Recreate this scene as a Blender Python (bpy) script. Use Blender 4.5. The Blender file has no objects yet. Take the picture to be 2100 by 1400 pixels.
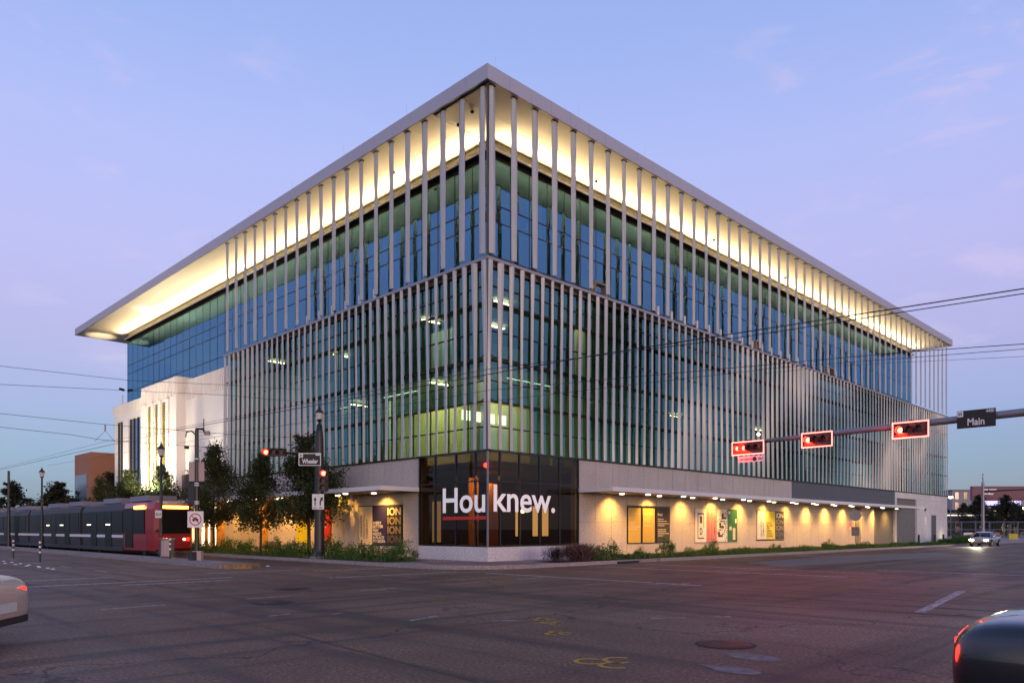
import bpy, math, random
import numpy as np
from mathutils import Vector, Matrix, noise
random.seed(7)
RND = random.Random(11)
sc = bpy.context.scene
COL = sc.collection
PI = math.pi

# ------------------------------------------------------------------ camera
cam_d = bpy.data.cameras.new('camera')
cam = bpy.data.objects.new('camera', cam_d)
COL.objects.link(cam)
cam.location = (-24.061, -25.855, 1.67)
cam.rotation_euler = (math.radians(90), 0, math.radians(-44.797))
cam_d.sensor_width = 36
cam_d.lens = 1544 / 2100 * 36
cam_d.shift_y = (1084.5 - 700) / 2100
cam_d.clip_end = 6000
cam_d.clip_start = 0.1
sc.camera = cam

# ------------------------------------------------------------------ sky, sun, exposure
SUN_DIR = Vector((-0.35, -1.0, 0.09)).normalized()      # towards the sunset glow
world = bpy.data.worlds.new('World')
sc.world = world
world.use_nodes = True
nt = world.node_tree
nt.nodes.clear()
def wn(t, **k):
    n = nt.nodes.new(t)
    for a, b in k.items(): setattr(n, a, b)
    return n
L = nt.links.new
tc = wn('ShaderNodeTexCoord')
sep = wn('ShaderNodeSeparateXYZ'); L(tc.outputs['Generated'], sep.inputs[0])
ramp = wn('ShaderNodeValToRGB')
stops = [(0.0, (.13, .20, .30)), (.03, (.13, .24, .38)), (.08, (.16, .30, .52)), (.15, (.27, .33, .62)), (.22, (.37, .36, .66)),
         (.32, (.42, .415, .76)), (.43, (.38, .43, .80)), (.53, (.30, .39, .77)), (.62, (.25, .35, .73)), (1.0, (.12, .20, .48))]
cr = ramp.color_ramp
cr.elements[0].position = stops[0][0]; cr.elements[0].color = (*stops[0][1], 1)
cr.elements[1].position = 1.0; cr.elements[1].color = (*stops[-1][1], 1)
for p, c in stops[1:-1]:
    e = cr.elements.new(p); e.color = (*c, 1)
L(sep.outputs['Z'], ramp.inputs['Fac'])
def vdot(vec):
    d = wn('ShaderNodeVectorMath', operation='DOT_PRODUCT'); L(tc.outputs['Generated'], d.inputs[0]); d.inputs[1].default_value = vec
    return d.outputs['Value']
def mrange(src, a, b, c=0., d=1., smooth=True):
    m = wn('ShaderNodeMapRange'); m.interpolation_type = 'SMOOTHSTEP' if smooth else 'LINEAR'
    L(src, m.inputs[0])
    for i, v in zip((1, 2, 3, 4), (a, b, c, d)): m.inputs[i].default_value = v
    return m.outputs[0]
def mmul(a, b):
    m = wn('ShaderNodeMath', operation='MULTIPLY'); L(a, m.inputs[0])
    if isinstance(b, (int, float)): m.inputs[1].default_value = b
    else: L(b, m.inputs[1])
    return m.outputs[0]
def wmix(fac, a, b, mode='MIX'):
    m = wn('ShaderNodeMix', data_type='RGBA', blend_type=mode)
    L(fac, m.inputs[0])
    L(a, m.inputs[6])
    if isinstance(b, tuple): m.inputs[7].default_value = (*b, 1)
    else: L(b, m.inputs[7])
    return m.outputs[2]
# afterglow low in the west (behind the photographer)
glow = mmul(mrange(vdot((-.60, -.80, 0)), -.05, 1.0), mrange(sep.outputs['Z'], 0.02, .30, 1., 0.))
c1 = wmix(glow, ramp.outputs[0], (2.6, 2.0, 1.65))
# horizon slightly greyer to the east than to the north
side = mmul(mrange(vdot((.7096, -.7046, 0)), .1, .6), mrange(sep.outputs['Z'], .02, .16, .45, 0.))
c2 = wmix(side, c1, (.26, .29, .36))
# thin wisps of cloud
mp = wn('ShaderNodeMapping'); L(tc.outputs['Generated'], mp.inputs[0]); mp.inputs['Scale'].default_value = (2.2, 2.2, 7.)
n1 = wn('ShaderNodeTexNoise'); L(mp.outputs[0], n1.inputs['Vector']); n1.inputs['Scale'].default_value = 3.1
n1.inputs['Detail'].default_value = 9; n1.inputs['Roughness'].default_value = .62; n1.inputs['Distortion'].default_value = .5
n2 = wn('ShaderNodeTexNoise'); L(tc.outputs['Generated'], n2.inputs['Vector']); n2.inputs['Scale'].default_value = 2.3
cl = mmul(mmul(mrange(n1.outputs['Fac'], .50, .72), mrange(n2.outputs['Fac'], .40, .58)), .42)
c3 = wmix(cl, c2, (.62, .50, .74))
bg = wn('ShaderNodeBackground'); L(c3, bg.inputs[0]); bg.inputs[1].default_value = 1.05
sky = wn('ShaderNodeTexSky', sky_type='NISHITA'); sky.sun_disc = False
sky.sun_elevation = math.radians(3); sky.sun_rotation = math.atan2(SUN_DIR.x, SUN_DIR.y)
bg2 = wn('ShaderNodeBackground'); L(sky.outputs[0], bg2.inputs[0]); bg2.inputs[1].default_value = 0.05
add = wn('ShaderNodeAddShader'); L(bg.outputs[0], add.inputs[0]); L(bg2.outputs[0], add.inputs[1])
wo = wn('ShaderNodeOutputWorld'); L(add.outputs[0], wo.inputs[0])

sd = bpy.data.lights.new('sun', 'SUN'); sd.energy = 0.5; sd.angle = math.radians(12); sd.color = (1, .70, .52)
so = bpy.data.objects.new('sun', sd); COL.objects.link(so)
so.rotation_euler = (-SUN_DIR).to_track_quat('-Z', 'Y').to_euler()

vs = sc.view_settings
sc.display_settings.display_device = 'sRGB'
vs.view_transform = 'Standard'; vs.look = 'None'; vs.exposure = 0.05; vs.gamma = 1; vs.use_curve_mapping = False
sc.render.engine = 'CYCLES'
cy = sc.cycles
cy.use_denoising = True
cy.max_bounces = 8; cy.diffuse_bounces = 3; cy.glossy_bounces = 4; cy.transparent_max_bounces = 16; cy.transmission_bounces = 4
cy.sample_clamp_indirect = 6; cy.caustics_reflective = False; cy.caustics_refractive = False

# ------------------------------------------------------------------ material helpers
class NT:
    def __init__(s, name):
        s.m = bpy.data.materials.new(name); s.m.use_nodes = True; s.t = s.m.node_tree; s.t.nodes.clear()
        s.out = s.n('ShaderNodeOutputMaterial')
    def n(s, t, **k):
        x = s.t.nodes.new(t)
        for a, b in k.items(): setattr(x, a, b)
        return x
    def l(s, a, b): s.t.links.new(a, b)
    def pos(s):
        return s.n('ShaderNodeNewGeometry').outputs['Position']
    def noise(s, vec, scale, detail=4, rough=.55, dist=0.):
        x = s.n('ShaderNodeTexNoise'); s.l(vec, x.inputs['Vector']); x.inputs['Scale'].default_value = scale
        x.inputs['Detail'].default_value = detail; x.inputs['Roughness'].default_value = rough; x.inputs['Distortion'].default_value = dist
        return x.outputs['Fac']
    def map(s, vec, scale):
        x = s.n('ShaderNodeMapping'); s.l(vec, x.inputs[0]); x.inputs['Scale'].default_value = scale; return x.outputs[0]
    def mr(s, src, a, b, c=0., d=1.):
        x = s.n('ShaderNodeMapRange'); s.l(src, x.inputs[0])
        for i, v in zip((1, 2, 3, 4), (a, b, c, d)): x.inputs[i].default_value = v
        return x.outputs[0]
    def mix(s, fac, a, b, mode='MIX'):
        x = s.n('ShaderNodeMix', data_type='RGBA', blend_type=mode)
        if isinstance(fac, (int, float)): x.inputs[0].default_value = fac
        else: s.l(fac, x.inputs[0])
        for i, v in ((6, a), (7, b)):
            if isinstance(v, tuple): x.inputs[i].default_value = (*v[:3], 1)
            else: s.l(v, x.inputs[i])
        return x.outputs[2]
    def bump(s, h, strength=.3, dist=.02):
        x = s.n('ShaderNodeBump'); s.l(h, x.inputs['Height']); x.inputs['Strength'].default_value = strength; x.inputs['Distance'].default_value = dist
        return x.outputs[0]
    def bsdf(s, **k):
        x = s.n('ShaderNodeBsdfPrincipled')
        s.l(x.outputs[0], s.out.inputs[0])
        for a, b in k.items():
            i = x.inputs[a.replace('_', ' ')]
            if hasattr(b, 'is_linked') or isinstance(b, bpy.types.NodeSocket): s.l(b, i)
            elif isinstance(b, tuple) and len(b) == 3: i.default_value = (*b, 1)
            else: i.default_value = b
        return x

def M(name, col, rough=.6, metal=0., var=.12, scale=1.5, fine=25., fvar=.06, bump=0., spec=.5, coat=0.):
    t = NT(name); p = t.pos()
    lo = tuple(c * (1 - var) for c in col); hi = tuple(min(1, c * (1 + var)) for c in col)
    c = t.mix(t.noise(p, scale), lo, hi)
    f = t.noise(p, fine, 2)
    c = t.mix(t.mr(f, .35, .65, 0, 1), t.mix(1., c, (1 - fvar * 2,) * 3, 'MULTIPLY'), c)
    k = dict(Base_Color=c, Roughness=rough, Metallic=metal)
    if bump: k['Normal'] = t.bump(f, bump)
    b = t.bsdf(**k); b.inputs['Specular IOR Level'].default_value = spec
    if coat: b.inputs['Coat Weight'].default_value = coat
    return t.m

def EM(name, col, strength, base=(.1, .1, .1)):
    t = NT(name); b = t.bsdf(Base_Color=base, Roughness=.4)
    b.inputs['Emission Color'].default_value = (*col, 1); b.inputs['Emission Strength'].default_value = strength
    return t.m

def glass(name, trans, gloss, fac, rough=.005):
    t = NT(name)
    a = t.n('ShaderNodeBsdfTransparent'); a.inputs[0].default_value = (*trans, 1)
    g = t.n('ShaderNodeBsdfGlossy'); g.inputs['Color'].default_value = (*gloss, 1); g.inputs['Roughness'].default_value = rough
    lw = t.n('ShaderNodeLayerWeight'); lw.inputs[0].default_value = .5
    fr = t.n('ShaderNodeMath', operation='POWER'); t.l(lw.outputs['Facing'], fr.inputs[0]); fr.inputs[1].default_value = 4.
    ad = t.n('ShaderNodeMath', operation='ADD'); t.l(fr.outputs[0], ad.inputs[0]); ad.inputs[1].default_value = fac; ad.use_clamp = True
    # faint waviness of real panes
    bp = t.bump(t.noise(t.map(t.pos(), (.5, .5, .25)), .8, 1), .035, .05)
    t.l(bp, g.inputs['Normal'])
    mx = t.n('ShaderNodeMixShader'); t.l(ad.outputs[0], mx.inputs[0]); t.l(a.outputs[0], mx.inputs[1]); t.l(g.outputs[0], mx.inputs[2])
    t.l(mx.outputs[0], t.out.inputs[0])
    return t.m

# ------------------------------------------------------------------ materials
m_fin = M('fin_aluminium', (.44, .445, .435), .42, .2, .14, .6, 30, .02)
m_fascia = M('fascia_metal', (.45, .43, .47), .45, .2, .05, .3, 20, .02)
m_soffit = M('soffit_paint', (.80, .76, .70), .7, 0, .03, .5, 30, .01)
m_dark = M('dark_metal', (.025, .025, .03), .45, .3)
m_black = M('black_paint', (.012, .012, .014), .4)
m_glass_up = glass('upper_glass', (.30, .56, .50), (.165, .355, .49), .60)
m_glass_low = glass('lower_glass', (.52, .72, .56), (.17, .40, .42), .40)
m_glass_store = glass('tinted_storefront_glass', (.50, .44, .40), (.42, .36, .36), .07)
m_slab = M('slab_concrete', (.16, .16, .15), .8)
m_ceiling = M('ceiling_paint', (.30, .33, .28), .8)
m_inwall = M('interior_wall', (.30, .36, .22), .8, var=.3, scale=.4)
m_inwarm = M('interior_warm_wall', (.62, .55, .25), .8, var=.15, scale=.4)
m_orange = M('interior_orange_timber', (.55, .26, .05), .6, var=.25, scale=2)
m_blind = M('blind_fabric', (.55, .65, .55), .8)
m_lobby = M('lobby_dark', (.07, .06, .06), .7)
m_tread = M('ledge_metal', (.33, .31, .33), .5, .2)
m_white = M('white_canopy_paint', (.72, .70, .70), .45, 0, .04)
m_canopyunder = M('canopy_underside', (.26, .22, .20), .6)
m_grey = M('grey_metal_panel', (.12, .12, .125), .5, .3, .05, .3)
m_lampglow = EM('warm_lamp', (1, .78, .45), 14)
m_lampglow2 = EM('dim_warm_lamp', (1, .85, .6), 4)
m_red = EM('red_signal_lens', (1, .035, .02), 28)
m_redcore = EM('red_signal_core', (1, .35, .28), 60)
m_redwash = M('glow_tinted_backplate', (.11, .02, .02), .4)  # red of the lit lens put into the backplate and unlit lens colour
m_redframe = EM('glowing_border', (1, .22, .16), 3.2, (.8, .5, .4))  # emission stands in for light thrown back by the border
m_galv = M('galvanised_steel', (.27, .25, .28), .45, .5, .1, 2)
m_rod = M('rod_metal', (.6, .6, .62), .4, .6)
m_trunk = M('bark', (.075, .055, .04), .9, var=.3, scale=6, bump=.4)
m_ivory = M('ivory_stucco', (.84, .78, .71), .75, 0, .05, .4, 14, .02, .05)
m_chrome = M('chrome', (.6, .6, .6), .15, .9)
m_rubber = M('tyre_rubber', (.02, .02, .02), .85)
m_cream = M('pale_car_paint', (.55, .42, .34), .3, .1, .03, coat=.5)
m_carblack = M('dark_car_paint', (.012, .013, .018), .22, .2, .03, coat=.8)
m_carwhite = M('silver_car_paint', (.35, .35, .36), .3, .3, .03, coat=.5)
m_carglass = M('car_glass', (.01, .012, .015), .06, 0, .02, spec=.8)
m_tail = EM('tail_lamp', (1, .012, .006), 6, (.4, .01, .01))
m_amber = EM('amber_lamp', (1, .45, .04), 12, (.5, .2, .02))
m_head = EM('head_lamp', (1, .92, .62), 160, (.8, .8, .8))
m_plate = M('licence_plate', (.55, .55, .5), .5)
m_tramred = M('tram_red', (.30, .006, .010), .3, .1, .05, coat=.4)
m_tramsilver = M('tram_silver', (.022, .019, .022), .55, .0, .05)
m_tramroof = M('sky_tinted_roof', (.25, .23, .30), .4, .3)  # lavender base carries the sky reflection on the roof units
m_tramwin = M('tram_window', (.010, .008, .007), .35, spec=.12)
m_wood = M('pale_timber', (.45, .3, .18), .8)
m_orangebrick = M('orange_brick', (.42, .19, .11), .8, var=.1, scale=3)
m_yellowpaint = M('yellow_marking_paint', (.55, .30, .03), .7, var=.3, scale=9)
m_whitepaint = None
m_retro = M('white_reflector', (.8, .78, .76), .5)
m_banner = M('pale_pink_sign_back', (.45, .33, .31), .6, var=.1)
m_iron = M('cast_iron', (.035, .022, .022), .6, .4, .2, 8)
m_letter = EM('glowing_white_vinyl', (1, .95, .95), .22, (.8, .78, .78))  # vinyl given a faint glow of its own to look lit
m_redvinyl = M('red_vinyl', (.62, .035, .02), .5)
m_litglass = EM('lit_doorway_glass', (1, .70, .28), 1.5, (.4, .3, .2))
m_litbright = EM('bright_lit_doorway', (1, .86, .55), 2.6)

def stone_mat(name, col, scale):
    t = NT(name); p = t.pos()
    v = t.n('ShaderNodeTexVoronoi'); t.l(p, v.inputs['Vector']); v.inputs['Scale'].default_value = scale
    ag = t.mr(v.outputs['Distance'], .1, .6)
    n_ = t.noise(p, .35, 5)
    fn = t.noise(p, scale * 1.6, 3, .7)
    a = t.mix(t.mr(fn, .3, .7), tuple(c * .52 for c in col), tuple(min(1, c * 1.32) for c in col))
    c = t.mix(t.mr(n_, .3, .7), t.mix(1., a, (.86, .86, .88), 'MULTIPLY'), a)
    # rain streaks
    st = t.noise(t.map(p, (3., 3., .18)), 1., 4)
    c = t.mix(t.mr(st, .52, .75, 0, .35), c, t.mix(1., c, (.72, .70, .70), 'MULTIPLY'))
    t.bsdf(Base_Color=c, Roughness=.82, Normal=t.bump(ag, .25, .01))
    return t.m
m_stone = stone_mat('exposed_aggregate_stone', (.54, .475, .42), 11)
m_pale = stone_mat('pale_limestone', (.72, .68, .65), 9)
m_walk = stone_mat('sidewalk_concrete', (.30, .25, .235), 7)
m_kerb = stone_mat('kerb_concrete', (.34, .29, .27), 8)
m_paver = M('red_paver', (.22, .12, .10), .8, var=.25, scale=2)
m_soil = M('mulch_soil', (.045, .028, .02), .95, var=.4, scale=5, bump=.6)

def road_mat():
    t = NT('asphalt'); p = t.pos()
    big = t.noise(p, .11, 6, .6, .6)
    mid = t.noise(t.map(p, (1, 1, 1)), .7, 6, .65)
    fine = t.noise(p, 20, 3, .85)
    fine2 = t.noise(p, 11, 4, .75)
    c = t.mix(t.mr(big, .34, .66), (.195, .105, .068), (.315, .195, .135))
    c = t.mix(t.mr(mid, .35, .7), t.mix(1., c, (.62, .62, .63), 'MULTIPLY'), c)
    c = t.mix(t.mr(fine, .42, .62), t.mix(1., c, (.48, .48, .49), 'MULTIPLY'), t.mix(1., c, (1.45, 1.38, 1.32), 'MULTIPLY'))
    c = t.mix(t.mr(fine2, .64, .74, 0, .35), c, (.24, .19, .17))
    # wheel-polished tracks and oil along the two travel directions
    tr = t.noise(t.map(p, (.045, 1.1, 1)), 1., 3)
    tr2 = t.noise(t.map(p, (1.1, .045, 1)), 1., 3)
    c = t.mix(t.mr(tr, .50, .66, 0, .7), c, (.052, .036, .034))
    c = t.mix(t.mr(tr2, .50, .66, 0, .7), c, (.056, .038, .036))
    # tarred cracks
    v = t.n('ShaderNodeTexVoronoi', feature='DISTANCE_TO_EDGE'); v.inputs['Scale'].default_value = .13
    wv = t.n('ShaderNodeVectorMath', operation='ADD'); t.l(p, wv.inputs[0])
    nn = t.n('ShaderNodeTexNoise'); t.l(p, nn.inputs['Vector']); nn.inputs['Scale'].default_value = .5; nn.inputs['Detail'].default_value = 6
    sc_ = t.n('ShaderNodeVectorMath', operation='SCALE'); t.l(nn.outputs['Color'], sc_.inputs[0]); sc_.inputs['Scale'].default_value = 3.2
    t.l(sc_.outputs[0], wv.inputs[1]); t.l(wv.outputs[0], v.inputs['Vector'])
    cr_ = t.mr(v.outputs['Distance'], .0015, .0045, 1, 0)
    c = t.mix(t.mr(cr_, 0, 1, 0, .75), c, (.02, .014, .015))
    rg = t.mr(mid, .3, .7, .5, .8)
    b = t.bsdf(Base_Color=c, Roughness=rg, Normal=t.bump(fine, .35, .012))
    b.inputs['Specular IOR Level'].default_value = .16
    return t.m
m_road = road_mat()

def worn_paint(name, col):
    t = NT(name); p = t.pos()
    f = t.noise(p, 7, 5, .7)
    c = t.mix(t.mr(f, .42, .60), (.13, .09, .075), col)
    t.bsdf(Base_Color=c, Roughness=.7)
    return t.m
m_whitepaint = worn_paint('worn_white_paint', (.50, .42, .40))
m_yellowworn = worn_paint('worn_yellow_paint', (.38, .20, .03))
m_patch = worn_paint('pale_concrete_patch', (.20, .165, .165))

def leaf_mat(name, a, b):
    t = NT(name)
    oi = t.n('ShaderNodeNewGeometry')
    c = t.mix(oi.outputs['Random Per Island'], a, b)
    bs = t.bsdf(Base_Color=c, Roughness=.6)
    bs.inputs['Specular IOR Level'].default_value = .25
    tr = t.n('ShaderNodeBsdfTranslucent'); t.l(c, tr.inputs[0])
    mx = t.n('ShaderNodeMixShader'); mx.inputs[0].default_value = .3
    t.l(bs.outputs[0], mx.inputs[1]); t.l(tr.outputs[0], mx.inputs[2]); t.l(mx.outputs[0], t.out.inputs[0])
    return t.m
m_leaf = leaf_mat('tree_leaves', (.018, .028, .011), (.075, .088, .024))
m_shrub = leaf_mat('shrub_leaves', (.035, .085, .018), (.13, .22, .045))
m_redgrass = leaf_mat('reddish_grass', (.07, .035, .035), (.20, .12, .11))
m_farleaf = leaf_mat('far_leaves', (.014, .020, .012), (.05, .05, .025))

# ------------------------------------------------------------------ mesh helpers
class MB:
    def __init__(s): s.v = []; s.f = []; s.mi = []
    def face(s, pts, mi=0):
        n = len(s.v); s.v.extend(tuple(p) for p in pts); s.f.append(tuple(range(n, n + len(pts)))); s.mi.append(mi); return s
    def box(s, x0, x1, y0, y1, z0, z1, mi=0, M_=None):
        if x0 > x1: x0, x1 = x1, x0
        if y0 > y1: y0, y1 = y1, y0
        P = [(x0, y0, z0), (x1, y0, z0), (x1, y1, z0), (x0, y1, z0), (x0, y0, z1), (x1, y0, z1), (x1, y1, z1), (x0, y1, z1)]
        if M_ is not None: P = [tuple(M_ @ Vector(p)) for p in P]
        n = len(s.v); s.v.extend(P)
        for f in ((0, 3, 2, 1), (4, 5, 6, 7), (0, 1, 5, 4), (1, 2, 6, 5), (2, 3, 7, 6), (3, 0, 4, 7)):
            s.f.append(tuple(n + i for i in f)); s.mi.append(mi)
        return s
    def tube(s, pts, r, n=6, mi=0, caps=True):
        pts = [Vector(p) for p in pts]; rs = r if isinstance(r, (list, tuple)) else [r] * len(pts)
        b = len(s.v)
        for i, p in enumerate(pts):
            d = (pts[min(i + 1, len(pts) - 1)] - pts[max(i - 1, 0)]).normalized()
            a = d.cross(Vector((0, 0, 1)) if abs(d.z) < .9 else Vector((1, 0, 0))).normalized(); c = d.cross(a)
            for k in range(n):
                t = 2 * PI * k / n
                s.v.append(tuple(p + (a * math.cos(t) + c * math.sin(t)) * rs[i]))
        for i in range(len(pts) - 1):
            for k in range(n):
                s.f.append((b + i * n + k, b + i * n + (k + 1) % n, b + (i + 1) * n + (k + 1) % n, b + (i + 1) * n + k)); s.mi.append(mi)
        if caps:
            s.f.append(tuple(b + k for k in range(n))[::-1]); s.mi.append(mi)
            e = b + (len(pts) - 1) * n
            s.f.append(tuple(e + k for k in range(n))); s.mi.append(mi)
        return s
    def lathe(s, c, prof, n=16, mi=0):
        b = len(s.v)
        for r, z in prof:
            for k in range(n):
                t = 2 * PI * k / n
                s.v.append((c[0] + r * math.cos(t), c[1] + r * math.sin(t), c[2] + z))
        for i in range(len(prof) - 1):
            for k in range(n):
                s.f.append((b + i * n + k, b + i * n + (k + 1) % n, b + (i + 1) * n + (k + 1) % n, b + (i + 1) * n + k)); s.mi.append(mi)
        s.f.append(tuple(b + k for k in range(n))[::-1]); s.mi.append(mi)
        e = b + (len(prof) - 1) * n
        s.f.append(tuple(e + k for k in range(n))); s.mi.append(mi)
        return s
    def disc(s, c, nrm, r, th=.02, n=20, mi=0):
        nrm = Vector(nrm).normalized(); c = Vector(c)
        return s.tube([c - nrm * th / 2, c + nrm * th / 2], r, n, mi)
    def mesh(s, name, mats, smooth=False):
        me = bpy.data.meshes.new(name); me.from_pydata(s.v, [], s.f)
        for m in (mats if isinstance(mats, (list, tuple)) else [mats]): me.materials.append(m)
        if any(s.mi): me.polygons.foreach_set('material_index', s.mi)
        if smooth: me.polygons.foreach_set('use_smooth', [True] * len(me.polygons))
        me.update(); return me
    def build(s, name, mats, parent=None, smooth=False, **tags):
        return link(name, s.mesh(name, mats, smooth), parent, **tags)

def link(name, me, parent=None, loc=None, rot=None, **tags):
    o = bpy.data.objects.new(name, me); COL.objects.link(o)
    if parent is not None: o.parent = parent
    if loc is not None: o.location = loc
    if rot is not None: o.rotation_euler = rot
    for k, v in tags.items():
        if v is not None: o[k] = v
    return o
def thing(name, label, cat, loc=(0, 0, 0), rz=0, group=None):
    o = bpy.data.objects.new(name, None); COL.objects.link(o); o.empty_display_size = .3
    o.location = loc; o.rotation_euler = (0, 0, rz); o['label'] = label; o['category'] = cat
    if group: o['group'] = group
    return o
def dup(root, loc, rz, label, group=None):
    r = root.copy(); COL.objects.link(r); r.location = loc; r.rotation_euler = (0, 0, rz); r['label'] = label
    if group: r['group'] = group
    for ch in list(root.children):
        c = ch.copy(); COL.objects.link(c); c.parent = r
        for g in ch.children:
            d = g.copy(); COL.objects.link(d); d.parent = c
    return r
def box(name, x0, x1, y0, y1, z0, z1, mat, parent=None, bevel=0, **tags):
    o = MB().box(x0, x1, y0, y1, z0, z1).build(name, mat, parent, **tags)
    if bevel:
        m = o.modifiers.new('bevel', 'BEVEL'); m.width = bevel; m.segments = 2
    return o
def local(o, root):
    return o
def lamp(name, typ, loc, target, energy, col, **k):
    d = bpy.data.lights.new(name, typ); d.energy = energy; d.color = col
    for a, b in k.items(): setattr(d, a, b)
    o = bpy.data.objects.new(name, d); COL.objects.link(o); o.location = loc
    if target is not None: o.rotation_euler = (Vector(target) - Vector(loc)).to_track_quat('-Z', 'Y').to_euler()
    return o

def text_mesh(s, w, h, bold=.0, depth=.004, spacing=1.):
    cu = bpy.data.curves.new('lettering', 'FONT'); cu.body = s; cu.size = 1; cu.extrude = .001; cu.offset = bold
    cu.space_character = spacing; cu.resolution_u = 4
    to = bpy.data.objects.new('lettering', cu); COL.objects.link(to)
    dg = bpy.context.evaluated_depsgraph_get(); dg.update()
    me = bpy.data.meshes.new_from_object(to.evaluated_get(dg))
    bpy.data.objects.remove(to); bpy.data.curves.remove(cu)
    n = len(me.vertices)
    if n == 0: return me
    co = np.empty(n * 3); me.vertices.foreach_get('co', co); co = co.reshape(-1, 3)
    mn = co.min(0); mx = co.max(0)
    co[:, 0] = (co[:, 0] - mn[0]) / (mx[0] - mn[0]) * w
    co[:, 1] = (co[:, 1] - mn[1]) / (mx[1] - mn[1]) * h
    co[:, 2] = (co[:, 2] - mn[2]) / max(1e-6, mx[2] - mn[2]) * depth
    me.vertices.foreach_set('co', co.ravel()); me.update()
    return me
def frame_mat(origin, xdir, ydir):
    x = Vector(xdir).normalized(); y = Vector(ydir).normalized(); z = x.cross(y)
    m = Matrix((x, y, z)).transposed().to_4x4(); m.translation = Vector(origin); return m
def text_at(s, origin, xdir, ydir, w, h, mat, parent, name='lettering', bold=.01, spacing=1., **tags):
    me = text_mesh(s, w, h, bold, spacing=spacing); me.transform(frame_mat(origin, xdir, ydir)); me.materials.clear(); me.materials.append(mat)
    return link(name, me, parent, **tags)

# facade frames: u along, o outward, z up
def FR(u, o, z): return (u, -o, z)      # right facade faces -Y
def FL(u, o, z): return (-o, u, z)      # left facade faces -X
def fbox(mb, F, u0, u1, o0, o1, z0, z1, mi=0):
    a = F(u0, o0, z0); b = F(u1, o1, z1)
    mb.box(a[0], b[0], a[1], b[1], z0, z1, mi); return mb
def fpart(name, F, u0, u1, o0, o1, z0, z1, mat, parent, **tags):
    return fbox(MB(), F, u0, u1, o0, o1, z0, z1).build(name, mat, parent, **tags)

# ================================================================== SETTING
mb = MB(); mb.face([(-1500, -1500, -.06), (2500, -1500, -.06), (2500, 2500, -.06), (-1500, 2500, -.06)])
mb.build('ground', M('dry_ground', (.06, .055, .045), .95, var=.3, scale=.05), kind='structure')
# road: one cross-shaped sheet
X0, X1, Y0, Y1 = -24.6, -4.4, -26.8, -3.6
mb = MB()
for r in ((-400, 600, Y0, Y1), (X0, X1, Y1, 600), (X0, X1, -400, Y0)):
    mb.face([(r[0], r[2], 0), (r[1], r[2], 0), (r[1], r[3], 0), (r[0], r[3], 0)])
# rounded corner infill at the building corner
R = 3.6; cc = (X1 + R, Y1 + R)
arc = [(cc[0] - R * math.cos(t), cc[1] - R * math.sin(t)) for t in [PI / 2 * i / 12 for i in range(13)]]   # from (-4.4,0) to (-.8,-3.6)
mb.face([(X1, Y1, 0)] + [(x, y, 0) for x, y in arc[::-1]])
mb.build('road', m_road, kind='structure')

# sidewalk with rounded corner
def extr(poly, z0, z1, mat, name, **tags):
    mb = MB(); n = len(poly)
    mb.face([(x, y, z1) for x, y in poly])
    for i in range(n):
        a, b = poly[i], poly[(i + 1) % n]
        mb.face([(a[0], a[1], z0), (b[0], b[1], z0), (b[0], b[1], z1), (a[0], a[1], z1)])
    return mb.build(name, mat, **tags)
k = .18
arc2 = [(cc[0] - (R - k) * math.cos(t), cc[1] - (R - k) * math.sin(t)) for t in [PI / 2 * i / 12 for i in range(13)]]
poly = [(X1 + k, 300)] + arc2 + [(400, Y1 + k), (400, 30), (60, 300)]
extr([(X1 + k, 300)] + arc2 + [(400, Y1 + k), (400, 300)], -.05, .15, m_walk, 'sidewalk', kind='structure')
# kerb stones: a run of segments
kerb = bpy.data.objects.new('kerb', None); COL.objects.link(kerb); kerb['kind'] = 'structure'
def kerb_seg(p0, p1, q0, q1):
    mb = MB()
    pts = [(p0[0], p0[1]), (p1[0], p1[1]), (q1[0], q1[1]), (q0[0], q0[1])]
    mb.face([(x, y, .156) for x, y in pts])
    for i in range(4):
        a, b = pts[i], pts[(i + 1) % 4]
        mb.face([(a[0], a[1], -.02), (b[0], b[1], -.02), (b[0], b[1], .156), (a[0], a[1], .156)])
    mb.build('kerb_stone', m_kerb, kerb)
yy = 0.0
while yy < 70:
    kerb_seg((X1, yy + .012), (X1, yy + 2.4), (X1 + k, yy + .012), (X1 + k, yy + 2.4)); yy += 2.412
xx = X1 + R
while xx < 95:
    if not (4.8 < xx < 7.2): kerb_seg((xx + .012, Y1), (xx + 2.4, Y1), (xx + .012, Y1 + k), (xx + 2.4, Y1 + k))
    xx += 2.412
for i in range(0, 12, 2): kerb_seg(arc[i], arc[i + 2], arc2[i], arc2[i + 2])
box('storm_drain_inlet', 5.2, 7.0, Y1 - .02, Y1 + .1, .0, .11, m_black, kerb)
# corner paving
mb = MB(); mb.face([(-3.6, -.4, .154), (-2.4, -2.6, .154), (.2, -3.2, .154), (.9, -1.2, .154), (-.8, .6, .154), (-2.6, 2., .154)])
mb.build('brick_paving', m_paver, kind='structure')
# planting soil
for nm, r in (('planting_bed', (-4.0, -1.3, 2.6, 60)), ('planting_bed', (1.3, 62, -3.2, -1.5))):
    mb = MB(); mb.face([(r[0], r[2], .158), (r[1], r[2], .158), (r[1], r[3], .158), (r[0], r[3], .158)])
    mb.build(nm, m_soil, kind='structure')
# near right sidewalk corner (bottom right of the view)
extr([(-13.9, -24.2), (-12.6, -23.7), (6, -23.7), (6, -40), (-16.4, -40), (-15.4, -25.6)], -.05, .15, m_walk, 'near_sidewalk', kind='structure') if False else None

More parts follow.
